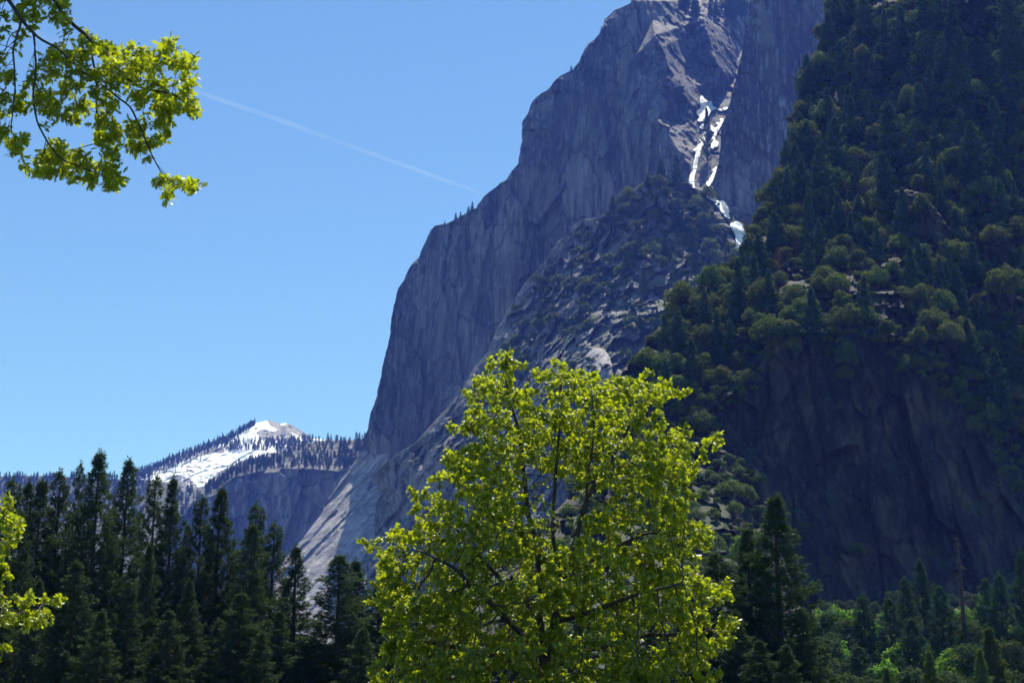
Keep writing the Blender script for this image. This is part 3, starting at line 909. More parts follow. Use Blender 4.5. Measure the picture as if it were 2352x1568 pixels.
# top of each pine in the photo, distance, which of the five shapes, girth, label
PINES = [
    (32, 1097, 205, 2, 1.2, 'dark pine behind the bright oak sprays at the picture edge, first of the row'),
    (66, 1103, 212, 4, 1.1, 'slim pine with a thin tip, second of the valley pine row'),
    (95, 1101, 203, 1, 1.2, 'bushy topped pine, third of the valley pine row'),
    (143, 1080, 207, 2, 1.3, 'open crowned pine with a pale twiggy top beside the tallest pine'),
    (188, 1062, 222, 2, .75, 'thin sparse pine tip poking up just beside the tallest pine'),
    (231, 1035, 204, 0, 1.25, 'tallest dark pine of the row, with the broadest dense crown'),
    (294, 1055, 214, 1, 1.2, 'second tallest pine, standing before the foot of the snow field'),
    (359, 1093, 205, 2, 1.1, 'pine with tufted knobby top against the snow field'),
    (401, 1095, 208, 3, 1.0, 'pointed pine close beside the knobby topped one'),
    (465, 1140, 210, 2, 1.1, 'ragged narrow pine before the far blue cliff'),
    (505, 1117, 206, 3, 1.1, 'sharp conical pine standing clear before the far blue cliff'),
    (589, 1153, 206, 2, 1.2, 'loose open pine with a few upturned top branches before the blue cliff'),
    (578, 1204, 198, 1, 1.0, 'fuller pine directly in front of the loose open one'),
    (630, 1198, 208, 2, 1.1, 'small sparse pine beside the foot of the lit slab'),
    (681, 1252, 196, 4, 1.1, 'lone slender pine against the pale granite slab'),
    (782, 1273, 190, 1, 1.35, 'broad pine with drooping boughs in front of the slab foot'),
    (818, 1285, 199, 4, 1.3, 'narrow pine half hidden behind the broad one at the slab foot'),
    (872, 1338, 196, 4, 1.2, 'dark pine squeezed between the slab foot and the big green oak'),
    (912, 1325, 204, 1, 1.2, 'dark pine partly behind the edge of the big green oak'),
    (178, 1287, 178, 0, .95, 'lower young pine in front of the tallest pine'),
    (551, 1362, 176, 1, 1.0, 'short young pine in front of the fuller pine'),
    (1775, 1135, 190, 3, 1.5, 'big pyramidal dark pine standing beside the green oak, before the dark cliff'),
    (1714, 1212, 194, 1, 1.2, 'narrower pine tucked behind the big pyramidal pine'),
    (1648, 1268, 190, 2, 1.75, 'old spreading pine with crooked open limbs between oak and big pine'),
]
for px, py, Y, k, g, lab in PINES:
    P = at(px, py, Y)
    sc = P[2] / 40.0
    o = place('pine_tree', pine_protos[k], (P[0], Y, 0), 1, RS.uniform(0, 6.28), lab, 'pine tree', 'tall pines on the valley floor')
    o.scale = (g * .88, g * .88, sc)
# smaller pines filling the row's foot and back
FILL = [(-40, 1110, 206), (-85, 1150, 200), (-130, 1090, 210), (-180, 1120, 204), (-240, 1100, 208), (-300, 1140, 202), (-60, 1230, 190), (20, 1190, 225), (60, 1215, 190), (120, 1180, 226), (165, 1170, 232), (210, 1190, 228), (262, 1160, 230), (325, 1170, 228), (345, 1250, 190), (430, 1205, 226), (440, 1330, 186), (488, 1230, 226),
        (540, 1235, 224), (610, 1270, 224), (655, 1330, 214), (640, 1400, 188), (730, 1440, 205), (300, 1330, 184), (90, 1330, 182), (10, 1320, 184), (230, 1400, 172), (390, 1400, 178), (500, 1420, 178), (600, 1450, 172),
        (700, 1480, 186), (830, 1440, 180), (880, 1460, 190), (950, 1380, 214), (1010, 1400, 220), (1080, 1380, 222), (1610, 1420, 186), (1690, 1400, 180), (1840, 1400, 184), (1805, 1480, 170), (1740, 1470, 172), (1160, 1400, 226), (1240, 1420, 224),
        (1330, 1410, 226), (1420, 1420, 224), (1500, 1390, 226), (1570, 1380, 220)]
for n_, (px, py, Y) in enumerate(FILL):
    P = at(px, py, Y)
    o = place('pine_tree', pine_protos[(n_ * 2 + 1) % 5], (P[0], Y, 0), 1, RS.uniform(0, 6.28), 'smaller dark pine filling the gaps low in the valley pine stand', 'pine tree', 'smaller pines filling the valley stand')
    o.scale = (.68, .68, P[2] / 40.0)

# --- conifers for the slopes, in three colours
fir_protos, thin_protos, rust_protos = [], [], []
for sd in range(6):
    wd, lf = conifer(20 + sd, 30, [6.6, 5.6, 7.2, 6.0, 4.8, 6.9][sd], base=.08, step=1.15, nb=6, tuft=1.1, nbl=5, bl=1.35, bw=.24, power=[.75, .8, .85, .7, .7, .9][sd], droop=.2, ragged=.45, open_=.12)
    fir_protos.append(merged(wd, lf).mesh('fir', [M_bark, M_fir]))
for sd in range(3):
    wd, lf = conifer(40 + sd, 30, [4.0, 4.6, 3.6][sd], base=.3, step=1.5, nb=4, tuft=1.2, nbl=4, bl=1.1, bw=.16, power=.6, droop=.25, ragged=.5, open_=.35)
    thin_protos.append(merged(wd, lf).mesh('thin_fir', [M_bark, M_fir]))
for sd in range(2):
    wd, lf = conifer(50 + sd, 30, 5.2, base=.25, step=1.4, nb=5, tuft=1.2, nbl=4, bl=1.0, bw=.13, power=.7, droop=.2, ragged=.5, open_=.3)
    rust_protos.append(merged(wd, lf).mesh('rusty_conifer', [M_grey, M_rust]))
snag_protos = [snag(60 + k, 30).mesh('snag', M_grey) for k in range(3)]
dark_snags = [snag(66 + k, 30).mesh('snag', M_bark) for k in range(3)]
oak_protos = [merged(*broadleaf(70 + k, 10.5, [6.6, 5.4, 7.4, 4.6, 6.0, 8.2, 5.0, 6.8][k], [24, 16, 34, 14, 26, 40, 18, 30][k], 2800, .8, [.12, .2, .08, .15, .1, .1, .25, .12][k], [1, .8, 1.1, .9, 1, .85, 1.2, .7][k], [.30, .34, .24, .36, .27, .22, .32, .25][k])).mesh('live_oak', [M_bark, M_ever]) for k in range(8)]
small_protos = [merged(*broadleaf(80 + k, 5, [3.0, 2.5, 3.5, 2.1, 2.9][k], [10, 7, 13, 6, 9][k], 1000, .55, .1, 1)).mesh('shrub', [M_bark, M_ever]) for k in range(5)]


def lay_scale(lay, px, py, hpx):
    """Height in metres of something hpx tall standing on a layer at px, py."""
    Y = float(lay.depth(np.array([px]), np.array([py]))[0])
    return float(at(px, py - hpx, Y)[2] - at(px, py, Y)[2]), at(px, py, Y)


def stand(name, protos, lay, px, py, hpx, protoH, label, cat, group, wide=1.0, sink=.3):
    h, P = lay_scale(lay, px, py, hpx)
    o = place(name, pick(protos), (P[0], P[1] - .2, P[2] - sink), 1, RS.uniform(0, 6.28), label, cat, group)
    s = h / protoH
    o.scale = (s * wide, s * wide, s)
    return o


# named conifers on the wooded slope: foot px, py, height px
SLOPE = [(2035, 500, 130), (2120, 330, 120), (2155, 300, 95), (1975, 260, 100), (2010, 230, 85), (1890, 480, 125), (1925, 420, 130), (1905, 330, 110), (1960, 330, 95), (2050, 410, 150), (2240, 430, 130), (2250, 180, 80),
         (2330, 180, 170), (2345, 120, 120), (1935, 200, 90), (1990, 110, 110), (2075, 120, 90), (2130, 110, 130), (1905, 115, 75), (1880, 220, 70), (2080, 560, 110), (1860, 560, 100), (1845, 470, 90), (1700, 720, 110), (1745, 640, 90), (1790, 590, 85),
         (1870, 800, 120), (1650, 840, 110), (1590, 900, 105), (1560, 830, 100), (1990, 740, 90), (2230, 860, 110), (2300, 1000, 170), (2330, 900, 120), (2240, 660, 90), (2200, 700, 80), (1960, 180, 60), (1860, 640, 70), (1930, 560, 100), (2170, 200, 100),
         (1830, 420, 80), (1810, 500, 75), (2290, 340, 100), (2310, 620, 95), (1620, 760, 85), (1680, 800, 80), (1770, 720, 90), (2060, 180, 100), (2190, 90, 80), (1955, 60, 80), (2320, 60, 110), (2010, 330, 90), (1840, 340, 70), (2200, 560, 70), (2130, 660, 80), (1530, 930, 90)]
for px, py, h in SLOPE:
    stand('fir_tree', fir_protos, layG, px, py, h * 1.15, 30, 'dark fir rising above the bushy oaks on the steep wooded slope', 'fir tree', 'firs among the oaks on the wooded slope', RS.uniform(.85, 1.15))
for _ in range(90):
    for _t in range(50):
        py = RS.uniform(60, 900); px = RS.uniform(np.interp(py, *zip(*edgeG)) + 15, 2350)
        if py < np.interp(px, hx, hy) - 15 and not any(bool(inside(p, px, py)) for p in OUT):
            break
    stand('fir_tree', fir_protos, layG, px, py, RS.uniform(55, 115), 30, 'dark fir rising above the bushy oaks on the steep wooded slope', 'fir tree', 'firs among the oaks on the wooded slope', RS.uniform(.8, 1.1))
SNAGS = [(1668, 610, 85), (1718, 560, 70), (1545, 860, 110), (1690, 640, 60), (1960, 620, 95), (2120, 520, 60), (1740, 560, 75), (1785, 530, 85), (1810, 640, 80), (1530, 900, 80), (1660, 720, 70)]
for px, py, h in SNAGS:
    stand('dead_snag', dark_snags, layG, px, py, h, 30, 'bare dead trunk standing up out of the bushes along the slope edge', 'dead tree', 'dead trunks on the wooded slope', .9)
for (px, py, h), lab in zip([(1712, 552, 48), (1790, 640, 70), (1830, 600, 60), (1925, 700, 70), (2135, 90, 60), (2060, 640, 60), (1995, 480, 70), (1610, 985, 60)],
                            ['rust brown dead conifer beside the lowest snow patch', 'rust brown conifer among bushes below the smooth wall', 'second rust brown conifer a little above the other below the smooth wall', 'rust brown conifer in the middle of the wooded slope',
                             'thin brown conifer high up under the top dark outcrop', 'rust brown conifer right below the large bare outcrop', 'brown thinned conifer near the top of the large outcrop', 'rust brown conifer at the corner of the dark cliff beside the oak crown']):
    stand('dead_conifer', rust_protos, layG, px, py, h, 30, lab, 'dead conifer', 'rust brown conifers on the slopes')

# --- bushy live oaks covering the slope: the ones that show largest stand alone, the rest is undergrowth
spots = []
for _ in range(60000):
    if len(spots) > 1300:
        break
    py = RS.uniform(20, 1480); px = RS.uniform(max(1180, np.interp(py, *zip(*edgeG))) + 2, 2380)
    hl = np.interp(px, hx, hy)
    on_cliff = hl + 8 < py < 1400 and px > np.interp(py, [900, 1000, 1100, 1200, 1300, 1400], [1560, 1640, 1745, 1765, 1800, 1850])
    if on_cliff and not (px > 2270 and py < 1060 and RS.random() < .5) and RS.random() > .004:
        continue
    if any(bool(inside(p, px, py)) for p in OUT) and RS.random() > .05:
        continue
    dens = .5 + .9 * float(fbm(np.array([[px / 120, py / 120, 3.3]]), 3, 201)[0])
    if py < 260 and px < 2180:
        dens *= .45
    if RS.random() > dens + .25:
        continue
    size = (22 + 48 * RS.random() ** 1.7) * (1 if py > 300 else .85)
    if all((px - a) ** 2 + ((py - b) * 1.35) ** 2 > (.29 * (size + s)) ** 2 for a, b, s in spots):
        spots.append((px, py, size))
for px, py in [(1905, 790), (1925, 815), (1945, 840), (1935, 870), (1860, 775), (1990, 775), (2020, 790), (2045, 815), (2075, 830), (2090, 850), (2110, 845), (2135, 865), (2150, 850), (2170, 880), (2190, 895), (2185, 925), (2215, 920), (2235, 940), (2255, 930), (2262, 965),
               (2280, 985), (2300, 1010), (2320, 1000), (2295, 1050), (2310, 1090), (2335, 1060), (2345, 1120), (2320, 1130), (2230, 985), (1800, 790), (1780, 820), (1750, 850), (1735, 880), (1700, 905), (1665, 930), (1830, 770), (1625, 985), (1600, 1010), (1820, 800)]:
    for q in range(2):
        spots.append((px + RS.normal(0, 9), py + RS.normal(0, 7), RS.uniform(22, 44)))
spots.sort(key=lambda s: -s[2] - (40 if s[1] < 1000 and s[0] > 1450 else 0))
for px, py, size in spots[:300]:
    stand('live_oak', oak_protos, layG, px, py + size * .25, size * RS.uniform(.8, 1.25), 10.5, 'round bushy dark green oak among many alike on the steep wooded slope', 'bushy oak', 'bushy oaks covering the wooded slope', RS.uniform(.8, 1.1), 1.0)


def mass(name, items, protos, mats, label=None):
    """Far more plants than one could count, as one object."""
    Vs, Fs, Ms, off = [], [], [], 0
    cache = {}
    for me, P, s, rz in items:
        if me.name not in cache:
            co = np.zeros(len(me.vertices) * 3); me.vertices.foreach_get('co', co)
            tot = np.zeros(len(me.polygons), int); me.polygons.foreach_get('loop_total', tot)
            vi = np.zeros(len(me.loops), int); me.loops.foreach_get('vertex_index', vi)
            mi_ = np.zeros(len(me.polygons), int); me.polygons.foreach_get('material_index', mi_)
            st = np.concatenate([[0], np.cumsum(tot)[:-1]])
            groups = []
            for t in np.unique(tot):
                for mm in np.unique(mi_):
                    q = (tot == t) & (mi_ == mm)
                    if q.any():
                        groups.append((vi[st[q][:, None] + np.arange(t)], mm))
            cache[me.name] = (co.reshape(-1, 3), groups)
        co, groups = cache[me.name]
        c_, s_ = math.cos(rz), math.sin(rz)
        q = co * np.asarray(s)
        q = np.stack([q[:, 0] * c_ - q[:, 1] * s_, q[:, 0] * s_ + q[:, 1] * c_, q[:, 2]], -1) + P
        Vs.append(q)
        Fs += [(f + off, m_) for f, m_ in groups]
        off += len(q)
    mb = MB(); mb.V = Vs; mb.F = Fs; mb.n = off
    return tag(mb.build(name, mats), kind='stuff')


items = []
for px, py, size in spots[300:]:
    h, P = lay_scale(layG, px, py + size * .25, size * .8)
    s = h / 5
    items.append((pick(small_protos), P - np.array([0, 0, .5]), (s * 1.05, s * 1.05, s), RS.uniform(0, 6.28)))
cnt = 0
while cnt < 700:
    py = RS.uniform(20, 1500); px = RS.uniform(max(1180, np.interp(py, *zip(*edgeG))) + 2, 2380)
    hl = np.interp(px, hx, hy)
    if hl + 4 < py < 1400 and px > np.interp(py, [900, 1000, 1100, 1200, 1300, 1400], [1560, 1640, 1745, 1765, 1800, 1850]) :
        continue
    if any(bool(inside(p, px, py)) for p in OUT):
        continue
    size = RS.uniform(12, 26)
    h, P = lay_scale(layG, px, py, size)
    s = h / 5
    items.append((pick(small_protos), P - np.array([0, 0, .4]), (s * 1.3, s * 1.3, s), RS.uniform(0, 6.28)))
    cnt += 1
mass('undergrowth', items, small_protos, [M_bark, M_ever])

# --- shrubs and firs on the rocky ridge
def on_ridge(px, py):
    return py > np.interp(px, [1321, 1341, 1369, 1418, 1438, 1474, 1500, 1590, 1626, 1668, 1700], [548, 530, 503, 482, 450, 424, 420, 432, 452, 502, 590]) and px > np.interp(py, [530, 600, 681, 725, 810, 900], [1345, 1295, 1200, 1172, 1145, 1120])


sp2 = []
for _ in range(20000):
    if len(sp2) >= 300:
        break
    py = RS.uniform(420, 880); px = RS.uniform(1140, 1700)
    if not on_ridge(px, py):
        continue
    dens = .30 + 1.2 * float(fbm(np.array([[px / 70, py / 50, 8.1]]), 3, 205)[0]) + (.45 if py < 480 else .1) + (.2 if px > 1520 else 0) - (.25 if py > 720 and px < 1500 else 0)
    if RS.random() > dens:
        continue
    size = RS.uniform(12, 38)
    if all((px - a) ** 2 + ((py - b) * 1.4) ** 2 > (.3 * (size + s)) ** 2 for a, b, s in sp2):
        sp2.append((px, py, size))
for px, py, size in sp2[:170]:
    stand('mountain_shrub', small_protos, layC, px, py + 3, size, 5, 'low green shrub on a ledge of the rocky ridge below the gully', 'shrub', 'shrubs on the ledges of the rocky ridge', RS.uniform(.85, 1.25), .5)
mass('ledge_undergrowth', [(pick(small_protos), lay_scale(layC, px, py + 3, size)[1], tuple(np.array([1.3, 1.3, 1]) * lay_scale(layC, px, py, size)[0] / 5 * .8), RS.uniform(0, 6)) for px, py, size in sp2[170:]], small_protos, [M_bark, M_ever])
for px, py, h, lab in [(1520, 432, 66, 'pointed fir on top of the bushy knob, against the shaded rib'), (1556, 430, 72, 'fuller fir beside the pointed one on top of the bushy knob'), (1488, 436, 36, 'small fir at the edge of the knob top'), (1535, 440, 38, 'low fir between the two tall firs on the knob'),
                       (1408, 490, 40, 'small fir where the knob drops to the ridge line'), (1425, 494, 26, 'tiny fir beside the one on the ridge line')]:
    stand('fir_tree', fir_protos, layC, px, py, h, 30, lab, 'fir tree', 'firs on the bushy knob', 1.0)
for px, py, h in [(1560, 560, 90), (1505, 560, 70), (1500, 630, 75), (1470, 600, 60), (1560, 620, 80), (1590, 590, 60), (1620, 560, 60), (1530, 600, 65), (1440, 640, 55), (1480, 690, 60), (1600, 640, 70), (1640, 640, 60), (1580, 700, 60), (1550, 660, 60), (1620, 700, 60), (1245, 690, 40), (1180, 730, 30), (1290, 800, 50),
                  (1240, 760, 45), (1400, 560, 40), (1360, 590, 36), (1430, 540, 40), (1510, 760, 45), (1340, 720, 40), (1470, 780, 50)]:
    stand('fir_tree', fir_protos + thin_protos, layC, px, py, h * 1.15, 30, 'thin bluish fir growing on the rocky ridge below the knob', 'fir tree', 'firs on the rocky ridge', RS.uniform(.8, 1.1))
# --- the tall firs in the gully
for px, py, h, k, lab in [(1627, 376, 126, 0, 'tallest narrow fir standing in the gully between the snow strips'), (1617, 372, 60, 1, 'shorter fir close against the tallest gully fir'), (1612, 392, 66, 2, 'blunt fir at the edge of the long snow strip'),
                          (1606, 405, 44, 1, 'low fir at the foot of the long snow strip'), (1641, 247, 40, 0, 'small fir above the gully snow under the second buttress')]:
    stand('fir_tree', [thin_protos[k]] if k else [fir_protos[4]], layA, px, py, h, 30, lab, 'fir tree', 'firs in the snow gully', .5)
# --- trees on the skyline of the great wall
for px, py, h, lab in [(1081, 486, 26, 'pair of tiny firs on the wall crest, taller one'), (1072, 492, 22, 'pair of tiny firs on the wall crest, lower one'), (1054, 501, 18, 'single tiny fir a little down the wall crest'), (1043, 507, 22, 'tiny fir on the crest above the squarish corner'), (1017, 518, 14, 'bent little tree at the squarish corner of the crest'),
                       (1308, 166, 18, 'tiny fir alone on the upper wall crest'), (1378, 80, 22, 'little tree clinging below the top of the wall'), (1094, 478, 14, 'smallest fir on the wall crest')]:
    h_, P = lay_scale(layA, px + 4, py + 3, h)
    o = place('fir_tree', fir_protos[1], P - np.array([0, 0, 1.0]), 1, RS.uniform(0, 6), lab, 'fir tree', 'tiny firs on the crest of the great wall')
    o.scale = (h_ / 30 * 1.1,) * 2 + (h_ / 30,)
# --- firs on the high plateau
for n_ in range(46):
    px = RS.uniform(1550, 1716); py = RS.uniform(14, 44) if px > 1590 else RS.uniform(6, 22)
    stand('fir_tree', fir_protos + thin_protos, layA, px, py, RS.uniform(30, 62) * (.6 if px < 1590 else 1), 30, 'tall thin fir crowded on the high plateau at the gully top', 'fir tree', 'firs crowded on the high plateau', RS.uniform(.6, .9))
# --- the rim of the far cliff
sp3 = []
for n_ in range(9000):
    if len(sp3) >= 560:
        break
    px = RS.uniform(400, 842)
    t, r = np.interp(px, *zip(*topK)), np.interp(px, *zip(*rimK))
    py = t + (r - t) * RS.random() ** .8
    if px < 470:
        py = t + (1200 - t) * RS.random()
    sp3.append((px, py, RS.uniform(8, 19) * (1.3 if px > 780 else 1)))
for px, py, h in sp3[:60]:
    stand('fir_tree', fir_protos, layK, px, py + 1, h, 30, 'small bluish fir on the wooded rim above the far blue cliff', 'fir tree', 'firs on the rim of the far cliff', RS.uniform(.8, 1.1))
low = [merged(*conifer(90 + k, 28, 5.8, base=.05, step=2.2, nb=5, tuft=1.5, nbl=2, bl=2.4, bw=.6, power=.8, ragged=.4, branches=False)).mesh('far_fir', [M_bark, M_farfir]) for k in range(4)]
items = [(pick(low), lay_scale(layK, px, py, h)[1], (lay_scale(layK, px, py, h)[0] / 28,) * 3, RS.uniform(0, 6)) for px, py, h in sp3[60:]]
for n_ in range(760):                             # the wooded flank and the tree belt of the snowy dome
    if n_ < 520:
        px = RS.uniform(312, 585); t = np.interp(px, *zip(*topM)); py = t + abs(RS.normal(0, 1)) * np.interp(px, [312, 420, 520, 585], [13, 12, 8, 1.5]) + 1
    else:
        px = RS.uniform(515, 720); py = np.interp(px, [515, 560, 640, 720], [1022, 1022, 1018, 1012]) + RS.uniform(-8, 14)
    h, P = lay_scale(layM, px, py, RS.uniform(6, 12) * (1.25 if n_ >= 330 else 1))
    items.append((pick(low), P, (h / 28 * .8, h / 28 * .8, h / 28), RS.uniform(0, 6)))
for n_ in range(900):
    px = RS.uniform(-60, 345); py = 1094 + RS.random() ** 1.5 * 110
    h, P = lay_scale(layN, px, py, RS.uniform(7, 14))
    items.append((pick(low), P, (h / 28,) * 3, RS.uniform(0, 6)))
mass('far_forest', items, low, [M_bark, M_farfir])

# --- the valley trees at the foot of the dark cliff
valley_fir = []
for sd in range(4):
    wd, lf = conifer(110 + sd, 40, [7.6, 6.6, 8.2, 6.0][sd], base=.22, step=.85, nb=6, tuft=.9, nbl=8, bl=.95, bw=.12, power=[.75, .7, .8, .65][sd], droop=.2, ragged=.4, open_=.1)
    valley_fir.append([wd.mesh('trunk', M_bark), lf.mesh('crown', M_fir)])
cedar = []
for sd in range(2):
    wd, lf = conifer(120 + sd, 25, [4.8, 4.2][sd], base=.03, step=.6, nb=7, tuft=.7, nbl=9, bl=.7, bw=.11, power=.75, droop=.25, ragged=.25)
    cedar.append([wd.mesh('trunk', M_bark), lf.mesh('crown', M_ever)])
VF = [(1981, 1366, 440, 0, 'pointed fir among bright broadleaf trees below the dark cliff'), (2041, 1374, 430, 1, 'slender fir beside a bare trunk below the dark cliff'), (2077, 1327, 450, 3, 'narrow fir just beside the tallest fir below the cliff'),
      (2114, 1283, 470, 2, 'tallest broad fir in front of the dark lower cliff'), (2157, 1347, 430, 1, 'fir with a long bare lower trunk below the dark cliff'), (2093, 1420, 400, 3, 'shorter fir in front of the tallest fir'),
      (2294, 1316, 430, 0, 'dense fir with level tiers at the picture edge'), (2344, 1267, 440, 3, 'tall fir cut off at the picture edge under the cliff'), (2262, 1330, 470, 1, 'pale small fir behind the tiered fir'), (1969, 1484, 350, 0, 'rounded dark fir low beside the big pyramidal pine')]
for px, py, Y, k, lab in VF:
    P = at(px, py, Y)
    o = place('fir_tree', valley_fir[k], (P[0], Y, 0), 1, RS.uniform(0, 6), lab, 'fir tree', 'firs on the valley floor below the cliff')
    o.scale = (1, 1, P[2] / 40)
for px, py, Y, k, lab in [(2271, 1441, 340, 0, 'yellowish pointed cedar in front of the grey green tree'), (2250, 1490, 320, 1, 'smaller yellowish cedar beside the taller cedar'), (2134, 1496, 320, 0, 'short olive cedar at the bottom edge below the tallest fir'), (2035, 1534, 310, 1, 'small greyish cedar at the bottom edge')]:
    P = at(px, py, Y)
    o = place('cedar_tree', cedar[k], (P[0], Y, 0), 1, RS.uniform(0, 6), lab, 'cedar tree', 'cedars on the valley floor')
    o.scale = (P[2] / 25,) * 3
P = at(2197, 1225, 430)
place('dead_snag', snag(140, float(P[2]), 150, 6.5).mesh('snag', M_bark), (P[0], 430, 0), 1, 0, 'tall bare dead conifer with stubby grey twigs before the dark cliff', 'dead tree')
fresh_protos, gray_protos = [], []
for k in range(4):
    wd, lf = broadleaf(150 + k, 16, 6.5, 22, 3800, .85, .2, 1, .27)
    fresh_protos.append([wd.mesh('trunk', M_bark), lf.mesh('crown', M_fresh)])
    wd, lf = broadleaf(160 + k, 16, 6.8, 20, 3800, .80, .18, 1, .32)
    gray_protos.append([wd.mesh('trunk', M_bark), lf.mesh('crown', M_grayleaf)])
BF = [(1878, 1391, 470), (1931, 1383, 490), (2263, 1372, 480), (2213, 1389, 480), (1927, 1463, 420), (2018, 1507, 370), (1882, 1484, 430), (2147, 1461, 430), (2010, 1420, 470), (2060, 1470, 420), (2300, 1400, 470), (2180, 1480, 390), (1990, 1440, 440), (2335, 1420, 450), (1700, 1225, 620), (1730, 1260, 560)]
for n_, (px, py, Y) in enumerate(BF):
    P = at(px, py, Y); z0 = max(0.0, P[2] - 17)
    o = place('broadleaf_tree', fresh_protos[n_ % 4], (P[0], Y, z0), 1, RS.uniform(0, 6), 'bright spring green broadleaf tree between the firs below the dark cliff', 'broadleaf tree', 'bright green trees below the dark cliff')
    s = (P[2] - z0) / 16
    o.scale = (s * .85, s * .85, s)
GF = [(1905, 1400, 450), (1950, 1420, 440), (2230, 1418, 430), (2215, 1465, 390), (1895, 1450, 420), (2330, 1470, 380), (1945, 1500, 380), (2180, 1530, 340), (2090, 1530, 330), (1890, 1530, 340), (2345, 1530, 340), (2300, 1520, 360), (2000, 1550, 320), (1940, 1545, 330), (2240, 1545, 320)]
for n_, (px, py, Y) in enumerate(GF):
    P = at(px, py, Y); z0 = max(0.0, P[2] - 17)
    o = place('broadleaf_tree', gray_protos[n_ % 4], (P[0], Y, z0), 1, RS.uniform(0, 6), 'rounded grey green broadleaf tree in the valley below the dark cliff', 'broadleaf tree', 'grey green trees below the dark cliff')
    s = (P[2] - z0) / 16
    o.scale = (s * .9, s * .9, s)

for n_ in range(26):
    px = 1850 + n_ * 20 + RS.uniform(-8, 8); py = RS.uniform(1402, 1452)
    h, P = lay_scale(layG, px, py, RS.uniform(36, 60))
    fr = n_ % 3 == 0
    o = place('broadleaf_tree', (fresh_protos if fr else gray_protos)[n_ % 4], P - np.array([0, 0, .5]), 1, RS.uniform(0, 6), 'small bright green tree on the scree at the very foot of the dark cliff' if fr else 'small dull green tree on the scree at the very foot of the dark cliff',
              'broadleaf tree', 'bright trees on the scree' if fr else 'dull trees on the scree')
    o.scale = (h / 16 * 1.1, h / 16 * 1.1, h / 16)

def to_px(P):
    yy = P[:, 1] * math.cos(PITCH) + (P[:, 2] - CAMZ) * math.sin(PITCH)
    return 1176 + FPX * P[:, 0] / yy, 784 - FPX * ((P[:, 2] - CAMZ) * math.cos(PITCH) - P[:, 1] * math.sin(PITCH)) / yy


# ------------------------------------------------------------------ the oaks with fresh leaves
FINE = (np.array([0, .10, .22, .33, .46, .56, .70, .78, .90, 1.0]), np.array([.01, .05, .26, .08, .42, .10, .36, .10, .18, .0]))
COARSE = (np.array([0, .24, .34, .52, .62, .80, 1.0]), np.array([.01, .28, .10, .44, .12, .30, .0]))


def oak_leaves(mb, rs, base, d, up, size, mat=0, shape=FINE):
    """Lobed leaves: base points, directions of the midrib, upper side, length."""
    LEAF_X, LEAF_Y = shape
    n = len(base)
    d = unit(d)
    w = unit(np.cross(up, d)); nrm = np.cross(d, w)
    k = len(LEAF_X)
    curl = rs.uniform(.05, .45, n)[:, None]
    fold = rs.uniform(.1, .5, n)[:, None]
    asym = rs.uniform(.8, 1.15, (n, 1))
    x = np.repeat(LEAF_X[None], n, 0); z0 = -curl * x ** 2
    def pts(side):
        y = side * LEAF_Y[None] * (asym if side > 0 else 2 - asym)
        xx = x + .10 * np.abs(y)
        z = z0 - fold * np.abs(y)
        return base[:, None] + size[:, None, None] * (xx[..., None] * d[:, None] + y[..., None] * w[:, None] + z[..., None] * nrm[:, None])
    mid = base[:, None] + size[:, None, None] * (x[..., None] * d[:, None] + z0[..., None] * nrm[:, None])
    V = np.concatenate([mid, pts(1), pts(-1)], 1)            # 3k vertices a leaf
    i = np.arange(k - 1)
    f = np.concatenate([np.stack([i, i + 1, k + i + 1, k + i], -1), np.stack([i, 2 * k + i, 2 * k + i + 1, i + 1], -1)])
    F = (np.arange(n)[:, None, None] * 3 * k + f[None]).reshape(-1, 4)
    mb.add(V.reshape(-1, 3), F, mat)


def grow(roots, attract, D, influence, kill, iters=400, seed=0, bias=(0, 0, .06)):
    """Branches that grow towards the places where leaves want to be. roots: a list of polylines. Returns nodes, parents."""
    rs = np.random.default_rng(seed)
    nodes, par = [], []
    for line in roots:
        start = line.get('from', -1)
        prev = start if start >= 0 else -1
        if start == 'near':
            pass
        pts = np.asarray(line['pts'], float)
        if prev < 0 and nodes:
            prev = int(np.argmin(np.linalg.norm(np.array(nodes) - pts[0], axis=1)))
        for a, b in zip(pts[:-1], pts[1:]):
            m = max(1, int(np.linalg.norm(b - a) / D))
            for q in range(m):
                p = a + (b - a) * (q + (0 if prev < 0 else 1)) / m
                nodes.append(p + (rs.normal(0, .07 * D, 3) if prev >= 0 else 0)); par.append(prev); prev = len(nodes) - 1
    nodes = [np.asarray(x) for x in nodes]
    A = np.asarray(attract, float)
    alive = np.ones(len(A), bool)
    stall = np.zeros(len(A), int)
    Nn = np.array(nodes)
    dist = np.linalg.norm(A[:, None] - Nn[None], axis=2)
    near = dist.argmin(1); nd = dist.min(1)
    for _ in range(iters):
        act = alive & (nd < influence)
        if not act.any():
            break
        new, newp = [], []
        for k in np.unique(near[act]):
            v = A[act & (near == k)] - nodes[k]
            g = unit(v).sum(0); g = unit(g) + np.array(bias) + rs.normal(0, .16, 3)
            new.append(nodes[k] + unit(g) * D); newp.append(int(k))
        new = np.array(new)
        keep = [i for i in range(len(new))]
        base = len(nodes)
        nodes += list(new); par += newp
        dn = np.linalg.norm(A[:, None] - new[None], axis=2)
        was = nd.copy()
        mn = dn.min(1); mi_ = dn.argmin(1)
        up = mn < nd
        near[up] = base + mi_[up]; nd[up] = mn[up]
        stall[act & (nd >= was - .01 * D)] += 1
        alive &= (nd > kill) & (stall < 14)
    return np.array(nodes), np.array(par)


